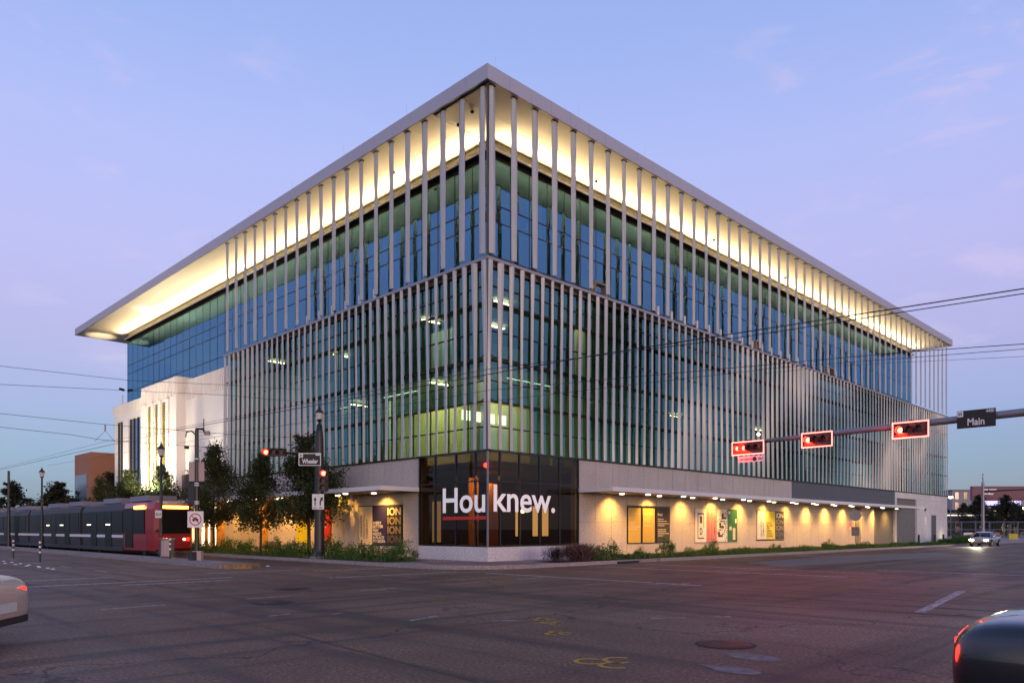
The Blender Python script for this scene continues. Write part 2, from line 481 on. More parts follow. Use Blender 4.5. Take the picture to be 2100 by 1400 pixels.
# rails set in the road
for off in (0, 1.435):
    base = [(-6.92, 120), (-6.92, 30), (-6.92, 8)]
    MB().tube([(x + off, y, -.018) for x, y in [(-6.92, 200), (-6.92, -3), (-6.8, -12), (-6.2, -24), (-5.2, -60)]], [.022] * 5, 4).build('tram_rail', m_black, kind='structure')
    MB().tube([(x + off, y, -.018) for x, y in [(-11.6, 200), (-11.6, 4), (-11.7, -5), (-10.9, -10), (-9.2, -16), (-7.6, -22), (-5.5, -32), (-4, -60)]], [.022] * 8, 4).build('tram_rail', m_black, kind='structure')

# median island for the tram stop, with a yellow nose
isl = [(-10.4, 5.4), (-9.5, 4.6), (-8.6, 5.4), (-8.5, 75), (-9.6, 75)]
extr(isl, -.02, .15, m_walk, 'median_island', kind='structure')
extr([(-10.35, 5.3), (-9.5, 4.4), (-8.7, 5.2), (-8.8, 6.6), (-10.2, 6.6)], -.02, .17, m_yellowworn, 'yellow_kerb_nose', kind='structure')

# road markings
def mark(name, pts, mat):
    mb = MB(); mb.face([(x, y, .0045) for x, y in pts]); mb.build(name, mat, kind='structure')
def strip(name, p, q, w, mat):
    p = Vector(p); q = Vector(q); d = (q - p).normalized(); n = Vector((-d.y, d.x)) * w / 2
    mark(name, [p + n, q + n, q - n, p - n], mat)
for i in range(7):
    strip('crosswalk_line', (-10.9 + i * .02, 3.6), (-10.7, 3.6), .2, m_whitepaint) if False else None
strip('crosswalk_line', (-23.5, -.6), (-12.6, -.6), .3, m_whitepaint)
strip('crosswalk_line', (-8.6, .9), (-5.0, .9), .28, m_whitepaint)
strip('crosswalk_line', (-12.2, 2.4), (-8.4, 2.4), .3, m_whitepaint)
strip('crosswalk_line', (-16.5, -1.8), (-13.2, -1.8), .3, m_whitepaint)
strip('crosswalk_line', (2.6, -5), (2.6, -15.5), .3, m_whitepaint)
strip('crosswalk_line', (5.6, -5), (5.6, -15.5), .3, m_whitepaint)
strip('crosswalk_line', (-10.4, -3.2), (-4.8, -3.5), .3, m_whitepaint)
strip('crosswalk_line', (-4.6, -4.9), (-4.4, -14.), .28, m_whitepaint)
strip('crosswalk_line', (-20.5, 2.4), (-15.5, 2.4), .3, m_whitepaint)
for i in range(5): strip('lane_line', (-5.0 - i * 3.2, -8.2 - i * .12), (-6.3 - i * 3.2, -8.25 - i * .12), .12, m_whitepaint)
strip('stop_line', (8.0, -14.6), (8.0, -21), .28, m_whitepaint)
strip('stop_line', (-1.2, -20.0), (-7.6, -20.9), .2, m_whitepaint)
strip('yellow_centre_line', (9, -12.6), (70, -11.6), .14, m_yellowworn)
strip('yellow_centre_line', (9, -12.95), (70, -11.95), .14, m_yellowworn)
strip('lane_line', (10, -8.0), (22, -7.8), .14, m_whitepaint)
for i in range(6): strip('lane_line', (26 + i * 9, -7.7), (29 + i * 9, -7.6), .14, m_whitepaint)
for i in range(9): strip('lane_line', (-14.6, 6 + i * 5), (-14.6, 7.6 + i * 5), .14, m_whitepaint)
for (x, y, a, l) in ((-15.7, -14.8, .3, .9), (-12.3, -17.7, -.6, .7), (-11.2, -18.4, -.5, .35), (-17.2, -12.3, .1, .5), (-16.2, -12.9, .2, .3), (-14.7, -15.9, -.5, .5), (-6.6, -11.4, -.2, .6), (-5.2, -12.6, -.4, .5), (-4.2, -13.2, .1, .5)):
    strip('worn_paint_dash', (x, y), (x + l * math.cos(a), y + l * math.sin(a)), .09, m_whitepaint)
for cx_, cy_, s_ in ((-14.9, -21.1, .55), (-15.9, -21.35, .5), (-11.8, -20.2, .3), (-12.6, -20.5, .35)):
    pts = [(cx_ + s_ * (.7 + .5 * noise.noise(Vector((cx_, i, 0)))) * math.cos(2 * PI * i / 9) * .6, cy_ + s_ * (.7 + .5 * noise.noise(Vector((cy_, i, 3)))) * math.sin(2 * PI * i / 9)) for i in range(9)]
    mark('concrete_patch', pts, m_patch)
mark('resurfaced_patch', [(8, -10.6), (30, -12.2), (36, -9), (22, -6.6), (11, -7.4)], m_patch)
# utility locators' yellow spray marks
for k_, (cx_, cy_) in enumerate(((-16.55, -20.0), (-13.8, -16.4), (-14.1, -16.9), (-15.0, -17.8))):
    s_ = .34 if k_ == 0 else .2
    mb = MB()
    for j in range(3):
        a0 = j * 2.1 + k_
        c0 = Vector((cx_ + .22 * s_ * 3 * math.cos(a0), cy_ + .22 * s_ * 3 * math.sin(a0)))
        ring = [(c0.x + s_ * .55 * math.cos(t), c0.y + s_ * .55 * math.sin(t)) for t in [2 * PI * i / 14 for i in range(11)]]
        for a, b in zip(ring, ring[1:]):
            d = (Vector(b) - Vector(a)); n = Vector((-d.y, d.x)).normalized() * .035
            mb.face([(a[0] + n.x, a[1] + n.y, .005), (b[0] + n.x, b[1] + n.y, .005), (b[0] - n.x, b[1] - n.y, .005), (a[0] - n.x, a[1] - n.y, .005)])
    mb.build('yellow_spray_mark', m_yellowpaint, kind='structure')
# pavement joint across the foreground
strip('pavement_joint', (-17.9, -12.9), (-18.9, -24), .035, m_black)
def manhole(x, y, r, label):
    t = thing('manhole_cover', label, 'manhole cover', (x, y, 0), 0, 'manhole covers in the road')
    MB().disc((0, 0, .004), (0, 0, 1), r, .012, 28).build('cover', m_iron, t)
    mb = MB()
    for i in range(-3, 4):
        w = math.sqrt(max(0, (r * .85) ** 2 - (i * r * .22) ** 2))
        if w > .05: mb.box(i * r * .22 - .02, i * r * .22 + .02, -w, w, .010, .016)
    mb.build('raised_rib', m_black, t)
    mb = MB(); n = 28
    for i in range(n):
        a, b = 2 * PI * i / n, 2 * PI * (i + 1) / n
        mb.face([(r * math.cos(a), r * math.sin(a), .006), (r * 1.14 * math.cos(a), r * 1.14 * math.sin(a), .006), (r * 1.14 * math.cos(b), r * 1.14 * math.sin(b), .006), (r * math.cos(b), r * math.sin(b), .006)])
    mb.build('rim', m_rubber, t)
manhole(-15.85, -9.87, .42, 'dark iron manhole cover left of centre, the nearer of the two left ones')
manhole(-13.6, -6.6, .45, 'dark iron manhole cover behind the other, nearest the planted kerb')
manhole(-14.2, -20.3, .38, 'dark iron manhole cover at lower right beside pale concrete patches')

# ================================================================== OFFICE BUILDING
B = thing('office_building', 'large modern office building wrapped in wavy metal fins under a flat glowing roof overhang', 'building')
LR, LLV = 72.0, 28.7          # louvred lengths right / left
ZB, ZS, ZT, ZF = 5.45, 14.5, 22.55, 23.25
GI = 3.55                      # upper glass inset

def fin_mesh(F, u, z0, z1, segs, depth, w0, amp, o_back, seed, tw_=1.):
    mb = MB(); rings = []
    for i in range(segs + 1):
        z = z0 + (z1 - z0) * i / segs
        ph = math.sin(u * .23 + z * .42 + seed) * .6 + math.sin(u * .11 - z * .31 + seed * 2.1) * .5
        w = w0 * (1 + (.10 if seed else .26) * math.sin(u * .55 - z * .42 + 1.3 + seed) + (0 if seed else .10) * math.sin(u * 2.3))
        sh = amp * ph; tw = .05 * ph
        an = tw_ * (.34 * math.sin(u * .19 - z * .33 + seed * 3.) + .14 * math.sin(u * .7 + z * .2))
        ca, sa = math.cos(an), math.sin(an)
        def q(a, o): return F(u + sh * .35 + a * ca - o * sa, o_back + depth / 2 + .02 + a * sa + o * ca, z)
        rings.append([q(-w / 2, -.015), q(-w / 2, .015), q(.02, depth * .5), q(w / 2, .015), q(w / 2, -.015), q(0, -.03)])
    flip = F is FL
    for a, b in zip(rings, rings[1:]):
        for j in range(6):
            q = [a[j], a[(j + 1) % 6], b[(j + 1) % 6], b[j]]
            mb.face(q if flip else q[::-1])
    mb.face(rings[0]); mb.face(rings[-1])
    return mb.mesh('fin', m_fin)
for F, length, u00 in ((FR, LR, .25), (FL, LLV, .34)):
    u = u00
    while u < length - .2:
        link('upper_fin', fin_mesh(F, u, ZS + .13, ZT - .05, 12, .16, .36, .03, -.07, .5, .14), B)
        fpart('fin_bracket', F, u - .17, u + .17, -.06, .12, ZT - .049, ZT - .004, m_black, B)
        u += 1.47 if F is FR else 1.45
    u = u00 - .08
    while u < length - .1:
        link('lower_fin', fin_mesh(F, u, ZB, ZS - .13, 18, .16, .26, .16, -.17, .0, 1.15), B)
        u += .735 if F is FR else .725
    # cap strip, bottom strip and dark cross rails between the fins
    fpart('ledge_cap', F, .02, length, -.36, -.015, ZS - .12, ZS + .02, m_tread, B)
    fpart('base_rail', F, .02, length, -.50, -.05, ZB - .09, ZB - .012, m_black, B)
    for z in (12.48, 9.85, 7.77):
        fpart('cross_rail', F, .02, length, -.40, -.24, z - .045, z + .045, m_black, B)
    for z in (13.35, 11.2, 8.8, 6.6):
        fpart('glazing_bar', F, .3, length, -.515, -.46, z - .03, z + .03, m_dark, B)
    # rail posts on the ledge
    uu = 14.2 if F is FR else 9.5
    while uu < (52 if F is FR else 17):
        fpart('rail_post', F, uu, uu + .18, -.28, -.20, ZS + .025, ZS + .62, m_white, B)
        uu += 1.47
MB().box(-.02 + .05, .12, .05, .14, ZB, ZS).build('corner_post', m_grey, B)
MB().box(.03, .12, .03, .12, ZS, ZT - .02).build('corner_post', m_grey, B)
for uu in (8.6, 27.2, 40.):
    mbf = MB(); a = FR(uu, -.28, ZS + .03)
    for q in ((uu, uu + .09, ZS + .03, ZS + .95), (uu + 1.0, uu + 1.09, ZS + .03, ZS + .95), (uu + .1, uu + .99, ZS + .83, ZS + .95)):
        fbox(mbf, FR, q[0], q[1], -.9, -.5, q[2], q[3])
    mbf.build('davit_frame', M('bronze_metal', (.35, .27, .18), .5, .3), B)

# lower glazing (one joined mass of panes behind the fins)
mb = MB()
for F, length in ((FR, LR), (FL, LLV)):
    u = .5
    while u < length - .01:
        u1 = min(u + 1.47, length)
        for z0, z1 in ((ZB + .02, 6.57), (6.63, 8.77), (8.83, 11.17), (11.23, 13.32), (13.38, ZS - .13)):
            j = [RND.uniform(-.004, .004) for _ in range(4)]
            q = [F(u + .02, -.5 + j[0], z0), F(u1 - .02, -.5 + j[1], z0), F(u1 - .02, -.5 + j[2], z1), F(u + .02, -.5 + j[3], z1)]
            mb.face(q[::-1] if F is FL else q)
        u = u1
mb.build('lower_glazing', m_glass_low, B, kind='stuff')
mb = MB()
for F, length in ((FR, LR), (FL, LLV)):
    u = .5
    while u < length:
        fbox(mb, F, u - .02, u + .02, -.56, -.49, ZB, ZS - .13); u += 1.47
mb.build('lower_mullions', m_dark, B, kind='stuff')

# upper glazing, pane by pane
URE, ULE = 70.4, 60.3
rows = ((ZS + .05, 16.3), (16.34, 18.2), (18.24, 19.1), (19.14, 21.55))
def pane_mesh(w, h):
    mb = MB(); mb.face([(0, 0, 0), (w, 0, 0), (w, 0, h), (0, 0, h)]); return mb.mesh('window_pane', m_glass_up)
pm = {}
for z0, z1 in rows:
    pm[(z0, 'R')] = pane_mesh(1.43, z1 - z0)
PW = 1.47
stuff = MB(); npane = 0
for F, length in ((FR, URE), (FL, ULE)):
    n = int((length - GI) / PW)
    w = (length - GI) / n
    for i in range(n):
        u = GI + i * w
        for z0, z1 in rows:
            if z1 < 17 and F is FR: pass
            if npane >= 292:
                q = [F(u + .02, -GI, z0), F(u + w - .02, -GI, z0), F(u + w - .02, -GI, z1), F(u + .02, -GI, z1)]
                stuff.face(q[::-1] if F is FL else q); continue
            if z0 < 15 and F is FR and i > 20: 
                q = [F(u + .02, -GI, z0), F(u + w - .02, -GI, z0), F(u + w - .02, -GI, z1), F(u + .02, -GI, z1)]
                stuff.face(q); continue
            p = F(u + .02, -GI, z0)
            rz = RND.uniform(-.004, .004) + (0 if F is FR else PI / 2)
            o = link('window_pane', pm[(z0, 'R')], B, loc=p, rot=(RND.uniform(-.0025, .0025), 0, rz))
            npane += 1
if stuff.f: stuff.build('far_panes', m_glass_up, B, kind='stuff')
# mullions / transoms of the upper wall
mb = MB()
for F, length in ((FR, URE), (FL, ULE)):
    n = int((length - GI) / PW); w = (length - GI) / n
    for i in range(n + 1): fbox(mb, F, GI + i * w - .018, GI + i * w + .018, -GI - .10, -GI + .012, ZS, 21.6)
mb.build('mullions', m_dark, B, kind='stuff')
for F, length in ((FR, URE), (FL, ULE)):
    for z in (16.32, 18.22, 19.12): fpart('transom', F, GI, length, -GI - .08, -GI + .016, z - .03, z + .03, m_dark, B)
    fpart('head_panel', F, GI + .0, length, -GI - .3, -GI + .04, 21.56, ZT - .01, M('bronze_head_panel', (.02, .02, .014), .3, .3), B)
    fpart('cove_shelf', F, GI - .35, length, -GI + .042, -GI + .36, 21.78, 21.90, m_black, B)
    fpart('cove_lip', F, GI - .36, length, -GI + .362, -GI + .385, 21.80, 21.94, m_white, B)
# end wall of the upper storeys and far side glass
fpart('end_wall', FR, URE - .05, URE + .2, -28, -GI, ZS, ZT - .01, m_glass_up, B)
fpart('end_wall', FL, ULE - .05, ULE + .2, -28, -GI, ZS, ZT - .01, m_glass_up, B)
# terrace roof on the lower volume
MB().box(.36, LR, .36, GI - .12, ZS - .3, ZS - .1).build('terrace_deck', m_slab, B)
MB().box(.36, GI - .12, GI - .1, LLV, ZS - .3, ZS - .1).build('terrace_deck', m_slab, B)

# roof: fascia panels, soffit panels, lightning rods
RX, RY = 72.2, 65.0
MB().box(-.19, RX - .05, -.19, RY - .05, ZT + .07, ZF - .03).build('roof_slab', m_slab, B)
for F, length in ((FR, RX), (FL, RY)):
    u = -.3 if F is FR else -.27
    while u < length:
        u1 = min(u + 1.47, length)
        fpart('fascia_panel', F, u + .012, u1, .20, .30, ZT, ZF, m_fascia, B)
        u = u1
sp = 1.47
for F, length, lim in ((FR, RX, GI), (FL, RY, GI)):
    u = 0.03
    while u < length - .03:
        u1 = min(u + sp * 2, length - .03)
        lo = 0.03 if (F is FR or u >= GI) else None
        if F is FR:
            fpart('soffit_panel', F, u + .010, u1, -1.8, .19, ZT + .01, ZT + .06, m_soffit, B)
            fpart('soffit_panel', F, u + .010, u1, -3.9, -1.82, ZT + .01, ZT + .06, m_soffit, B)
        elif u1 > 3.9:
            ua = max(u, 3.93)
            fpart('soffit_panel', F, ua + .010, u1, -1.8, .19, ZT + .01, ZT + .06, m_soffit, B)
            fpart('soffit_panel', F, ua + .010, u1, -3.9, -1.82, ZT + .01, ZT + .06, m_soffit, B)
        u = u1
MB().box(3.92, RX, ULE + .3, RY - .05, ZT, ZT + .05).build('soffit_panel', m_soffit, B)
MB().box(URE + .3, RX - .03, 3.95, ULE, ZT, ZT + .05).build('soffit_panel', m_soffit, B)
for i in range(13):
    MB().tube([(.3 + i * 6., -.22, ZF), (.3 + i * 6., -.22, ZF + .6)], .008, 4).build('lightning_rod', m_rod, B) if .3 + i * 6 < RX else None
    MB().tube([(-.22, 6 + i * 6., ZF), (-.22, 6 + i * 6., ZF + .6)], .008, 4).build('lightning_rod', m_rod, B) if 6 + i * 6 < RY else None
for x, y in ((1.0, 2.2), (1.3, 3.6), (2.0, 10.2), (11.3, 2.6), (24.5, 2.4), (36, 2.5)):
    MB().lathe((x, y, ZT - .16), ((.03, 0), (.09, .03), (.10, .10), (.05, .155)), 10).build('soffit_camera', m_black, B)
MB().lathe((GI - .25, GI - .02, 18.0), ((.05, 0), (.17, .08), (.2, .35), (.15, .55), (.05, .6)), 10).build('corner_speaker', m_black, B)
MB().lathe((GI - .02, GI - .28, 18.0), ((.05, 0), (.17, .08), (.2, .35), (.15, .55), (.05, .6)), 10).build('corner_speaker', m_black, B)

# soffit wash: linear fixtures sitting in the cove
def strip_lamp(F, u0, u1, e):
    c = F((u0 + u1) / 2, -GI + .20, 21.93)
    d = bpy.data.lights.new('cove_light', 'AREA'); d.shape = 'RECTANGLE'; d.size = (u1 - u0); d.size_y = .16; d.energy = e; d.color = (1, .72, .36); d.spread = math.radians(150)
    o = bpy.data.objects.new('cove_light', d); COL.objects.link(o)
    ux = Vector(F(1, 0, 0)); out = Vector(F(0, 1, 0))
    ndir = (Vector((0, 0, 1)) * .50 + out * .87).normalized()      # emitted direction
    z = -ndir; x = ux.normalized(); y = z.cross(x)
    m = Matrix((x, y, z)).transposed().to_4x4(); m.translation = Vector(c); o.matrix_world = m
SOFF = 58.
for F, length in ((FR, URE), (FL, ULE)):
    n = 4; w = (length - GI) / n
    for i in range(n): strip_lamp(F, GI + i * w, GI + (i + 1) * w, SOFF * w)
# two floodlights on the old roof, thrown on the cantilever
for (x, y, tx, ty) in ((1.2, 47.5, 1.9, 49.5), (1.6, 59.5, 1.8, 63.2)):
    lamp('flood_light', 'SPOT', (x, y, 16.2), (tx, ty, ZT), 3800, (1, .78, .46), spot_size=math.radians(26), spot_blend=.9, shadow_soft_size=.1)

# interior: slabs, ceilings, core, lights, blinds
for z in (5.0, 9.95, 14.05, 18.25):
    top = z > 14.1; g = GI + .25 if top else .75
    MB().box(g, 70, g, 27 if not top else 59, z - .35, z).build('floor_slab', m_ceiling, B)
MB().box(9.5, 68, 9.5, 26, 5.05, 22.4).build('core_wall', m_inwall, B)
MB().box(9.5, 20, 26.1, 56, 14.6, 22.4).build('core_wall', m_inwall, B)
MB().box(2.6, 6.4, 3.4, 3.6, 5.05, 8.4).build('partition_wall', m_inwarm, B)
MB().box(3.4, 3.6, 3.7, 12, 5.05, 8.6).build('partition_wall', m_inwarm, B)
MB().box(7.2, 8.2, 2.4, 2.6, 5.05, 9.4).build('partition_wall', m_inwall, B)
for (x, y, z) in ((6.5, 6.2, 13.6), (3.0, 8.0, 13.6), (2.2, 14, 9.4), (4, 19, 13.6), (12, 4.5, 9.5), (20.5, 3, 9.5), (31, 2.4, 9.5), (42, 2.4, 9.5), (3.5, 2.6, 13.6), (1.6, 5.5, 9.5), (1.8, 24, 13.6)):
    MB().box(x - .6, x + .6, y - .09, y + .09, z - .08, z - .03).build('ceiling_light', m_lampglow, B)
for (x, y, z) in ((1.6, 5, 11.2), (3.6, 1.9, 8.1), (5.2, 1.9, 8.1), (2.0, 1.9, 8.1)):
    pass
lamp('office_glow', 'AREA', (3.4, 2.0, 9.3), (3.4, 2.6, 5), 260, (1, .85, .45), size=3.2)
lamp('office_glow', 'AREA', (2.0, 7.5, 9.3), (2.8, 7.5, 5), 260, (1, .92, .5), size=3.2)
for i in range(4): MB().box(.95 + i * .85, 1.5 + i * .85, 2.9, 2.95, 7.2, 7.7).build('ceiling_light', m_lampglow2, B)
m_in2 = M('interior_pale_wall', (.42, .48, .42), .8, var=.3, scale=.7); m_in3 = M('interior_dark_wood', (.10, .08, .05), .7, var=.3, scale=1.5)
rr_ = random.Random(21)
for F, lim in ((FR, 66), (FL, 27)):
    for z0, z1, base in ((5.05, 9.5, 1.), (10.0, 13.6, 1.), (14.7, 17.8, 4.2), (18.3, 21.5, 4.2)):
        u = 2.5 if base < 2 else 5.4
        while u < lim:
            w_ = rr_.uniform(.25, 2.2); dpt = base + rr_.uniform(.2, 3.5)
            fpart('partition_wall', F, u, u + w_, -dpt - .12, -dpt, z0, z0 + (z1 - z0) * rr_.choice((.35, 1, 1, .7)), rr_.choice((m_in2, m_in2, m_inwall, m_in3, m_inwarm)), B)
            u += w_ + rr_.uniform(1.2, 6.)
for (x, y, z, e) in ((14, 3.2, 9.3, 110), (24, 3.2, 9.3, 60), (38, 3.2, 9.3, 90), (9, 3.2, 13.4, 70), (30, 3.2, 13.4, 80), (3, 14, 9.3, 120), (3, 22, 9.3, 70), (3, 9, 13.4, 60), (3, 19, 13.4, 90), (16, 6.5, 17.7, 80), (36, 6.5, 21.2, 90), (6.5, 12, 21.2, 90), (6.5, 26, 17.7, 70)):
    lamp('office_glow', 'AREA', (x, y, z), (x, y, 0), e, (1, .95, .72), size=3.)  # added fill lamps that make the storeys glow behind the glass
# roller blinds behind some upper panes
for F, ii in ((FL, (0, 6, 7, 13, 20)), (FR, (2, 11, 17, 24, 33, 38))):
    n = int(((URE if F is FR else ULE) - GI) / PW); w = ((URE if F is FR else ULE) - GI) / n
    for i in ii: fpart('roller_blind', F, GI + i * w + .1, GI + (i + 1) * w - .1, -GI - .32, -GI - .3, 18.3, 21.5, m_blind, B)

# ---------- ground storey: corner storefront
edgR = [0.06, .89, 2.22, 3.65, 5.16, 6.65]; edgL = [0.06, .96, 2.39, 3.99, 5.27]
for F, ed in ((FR, edgR), (FL, edgL)):
    for a, b in zip(ed, ed[1:]):
        for z0, z1 in ((.88, 3.93), (3.99, ZB - .1)):
            fpart('storefront_pane', F, a + .03, b - .03, -.10, -.08, z0, z1, m_glass_store, B)
    for a in ed[1:]: fpart('storefront_mullion', F, a - .045, a + .045, -.16, -.05, .85, ZB - .1, m_black, B)
    fpart('storefront_transom', F, ed[0], ed[-1], -.15, -.06, 3.93, 3.99, m_black, B)
    fpart('storefront_sill', F, ed[0], ed[-1], -.2, -.04, .82, .88, m_black, B)
    # plinth blocks
    u = 0.0 if F is FR else .302
    while u < ed[-1] - .1:
        u1 = min(u + 1.4, ed[-1]); fpart('plinth_block', F, u + .008, u1, -.3, .0, .12, .82, m_pale, B); u = u1
MB().box(.0, .07, .0, .07, .82, ZB - .1).build('corner_mullion', m_galv, B)
MB().box(.35, 9, .35, 9, .15, .80).build('lobby_floor', m_lobby, B)
MB().box(8.9, 9.1, .35, 9, .8, 4.6).build('lobby_wall', m_lobby, B)
MB().box(.35, 9, 8.9, 9.1, .8, 4.6).build('lobby_wall', m_lobby, B)
MB().box(.5, 1.15, 1.9, 2.0, .85, 4.2).build('timber_screen', m_orange, B)
MB().box(.95, 1.6, .95, 1.05, .85, 3.9).build('timber_screen', m_orange, B)
MB().box(.3, 2.2, .3, 2.2, 4.45, 4.55).build('lobby_ceiling', m_orange, B)
lamp('lobby_light', 'AREA', (.7, .7, 4.3), (1.0, 1.1, 2), 130, (1, .55, .18), size=.6)
lamp('lobby_light', 'AREA', (4.5, 3.5, 4.4), (4.5, 3.5, 1), 110, (1, .68, .35), size=2.5)
lamp('lobby_light', 'AREA', (3, 6.5, 4.4), (3, 6.5, 1), 60, (1, .68, .35), size=2.0)
for x0, x1, z1 in ((3.9, 4.25, 2.6), (5.2, 5.75, 2.9), (5.95, 6.4, 2.9)):
    MB().box(x0, x1, 2.0, 2.05, 1.3, z1).build('lit_display', EM('lit_display_glow', (1, .62, .2), 2.2), B)
MB().box(.5, .55, 4.1, 4.75, 1.0, 3.1).build('lit_display', EM('dim_display_glow', (.9, .6, .25), .8), B)
MB().lathe((3.98, 1.6, 2.5), ((.05, 0), (.16, .1), (.05, .22)), 10).build('globe_lamp', m_lampglow, B)
MB().disc((.6, .75, 4.75), (-1, -1, 0), .12, .05).build('exit_lamp', m_red, B)
# lettering on the glass
text_at('Hou', (-.0 + -.004 - .0, 3.28, 2.46), (0, -1, 0), (0, 0, 1), 3.12, 1.24, m_letter, B, bold=.015)
text_at('knew.', (.38, -.006, 2.49), (1, 0, 0), (0, 0, 1), 4.33, 1.29, m_letter, B, bold=.015)
fpart('underline', FL, .10, 3.28, .002, .008, 2.13, 2.29, m_redvinyl, B)

# ---------- stone walls
def panels(name, F, u0, u1, z0, z1, mat, w=1.52, o0=-.3, o1=-.12, skip=()):
    n = max(1, round((u1 - u0) / w)); w = (u1 - u0) / n
    for i in range(n):
        a, b = u0 + i * w, u0 + (i + 1) * w
        if any(s0 - .01 < (a + b) / 2 < s1 + .01 for s0, s1 in skip): continue
        fpart(name, F, a + .011, b - .011, o0, o1 + RND.uniform(-.003, .003), z0, z1, mat, B)
fpart('backing_wall', FR, 6.67, LR - .3, -.6, -.31, .1, ZB - .1, m_slab, B)
fpart('backing_wall', FL, 5.29, LLV, -.6, -.31, .1, ZB - .1, m_slab, B)
fpart('stone_return', FR, 6.652, 6.68, -.3, -.05, .12, ZB - .1, m_stone, B)
panels('stone_panel', FR, 6.69, 32.1, 3.62, ZB - .1, m_stone)
panels('stone_panel', FR, 6.69, 11.0, .12, 2.05, m_stone); panels('stone_panel', FR, 6.69, 11.0, 2.06, 3.60, m_stone)
for a, b in ((15.4, 18.15), (23.7, 26.4), (30.8, 44.7)):
    panels('stone_panel', FR, a, b, .12, 2.05, m_stone); panels('stone_panel', FR, a, b, 2.06, 3.60, m_stone)
for a, b in ((11.0, 15.4), (18.15, 23.7), (26.4, 30.8)):
    panels('stone_panel', FR, a, b, .12, .82, m_stone); panels('stone_panel', FR, a, b, 3.05, 3.60, m_stone)
panels('grey_panel', FR, 32.1, 54.7, 3.62, ZB - .1, m_grey, 7.5)
panels('recess_wall', FR, 44.7, 54.7, .12, 3.60, m_stone, 2.5, -1.6, -1.4)
fpart('recess_pier', FR, 46.1, 49.2, -1.4, -.12, .12, 3.6, m_stone, B)
panels('limestone_panel', FR, 54.7, LR - .3, 4.75, ZB - .1, m_pale, 2.2)
panels('limestone_panel', FR, 54.7, 55.3, .12, 4.74, m_pale, 1); panels('limestone_panel', FR, 61.2, LR - .3, .12, 4.74, m_pale, 2.6, skip=((63.3, 64.6),))
fpart('service_bay', FR, 55.3, 61.2, -1.2, -1.0, .12, 4.74, m_white, B)
fpart('service_door', FR, 66.0, 67.6, -.13, -.10, .15, 3.2, m_grey, B)
fpart('lit_doorway', FR, 63.35, 64.55, -.32, -.28, .15, 3.1, m_litbright, B)
fpart('service_bay_glazing', FR, 55.5, 61.0, -.9, -.85, 4.0, 4.6, EM('yellow_clerestory', (.8, .7, .1), .5), B)
# left
panels('stone_panel', FL, 5.29, LLV, 3.62, ZB - .1, m_stone)
for a, b in ((5.29, 6.75), (11.0, 13.9), (14.7, 16.7), (18.1, 21.9), (23.0, LLV)):
    panels('stone_panel', FL, a, b, .12, 2.05, m_stone); panels('stone_panel', FL, a, b, 2.06, 3.60, m_stone)
for a, b in ((6.75, 11.0), (13.9, 14.7), (16.7, 18.1)):
    panels('stone_panel', FL, a, b, .12, .75, m_stone); panels('stone_panel', FL, a, b, 3.0, 3.60, m_stone)
fpart('painted_glow_recess', FL, 21.9, 23.0, -.3, -.24, .12, 3.6, m_orange, B)  # orange colour paints the warm light in this recess

# canopies
def canopy(F, u0, u1, p, zt):
    fpart('canopy_fascia', F, u0, u1, p - .06, p, zt - .22, zt, m_white, B)
    fpart('canopy_fascia', F, u0 - .055, u0 - .002, -.1, p, zt - .22, zt, m_white, B)
    fpart('canopy_top', F, u0, u1, -.1, p - .062, zt - .06, zt - .01, m_tread, B)
    u = u0
    while u < u1 - .05:
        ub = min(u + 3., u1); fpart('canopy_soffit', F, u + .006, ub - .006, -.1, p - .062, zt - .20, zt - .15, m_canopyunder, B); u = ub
canopy(FR, 6.72, 56.0, 2.2, 3.84); canopy(FL, 5.33, 36.5, 2.35, 3.84)
def downlight(F, u, o, zt, e=600, glowm=m_lampglow2, light=True):
    x, y, z = F(u, o, zt - .205)
    MB().lathe((x, y, z - .07), ((.12, 0), (.14, .02), (.14, .07)), 12).build('downlight', glowm, B)
    if light:
        tx, ty, tz = F(u, -.5, 1.2)
        e *= RND.uniform(.7, 1.25)
        if o > 1: tx, ty, tz = F(u, o, 0)
        lamp('downlight_beam', 'SPOT', (x, y, z - .10), (tx, ty, tz), e, (1, .50, .09), spot_size=math.radians(118), spot_blend=1., shadow_soft_size=.05)
for i in range(13):
    u = 9.4 + i * 3.6
    downlight(FR, u, .74, 3.84)
    if i < 11: downlight(FR, u + 1.6, 1.35, 3.84, 330, m_lampglow2)
for i in range(8):
    u = 8.2 + i * 3.6
    downlight(FL, u, .74, 3.84, 560)
    if i < 6: downlight(FL, u + 1.6, 1.5, 3.84, 330, m_lampglow2)
# wall sconce on the far limestone
MB().box(63.7, 64.2, -.18 + .3, .1, 3.6, 3.9).build('wall_sconce', m_black, B)
lamp('sconce_beam', 'SPOT', (64, -.25, 3.7), (64, -.1, 0), 60, (1, .8, .5), spot_size=math.radians(60), spot_blend=.8, shadow_soft_size=.05)
lamp('sconce_beam', 'SPOT', (69.5, -1.2, .3), (69.5, .1, .5), 60, (1, .85, .6), spot_size=math.radians(110), spot_blend=.8, shadow_soft_size=.05)

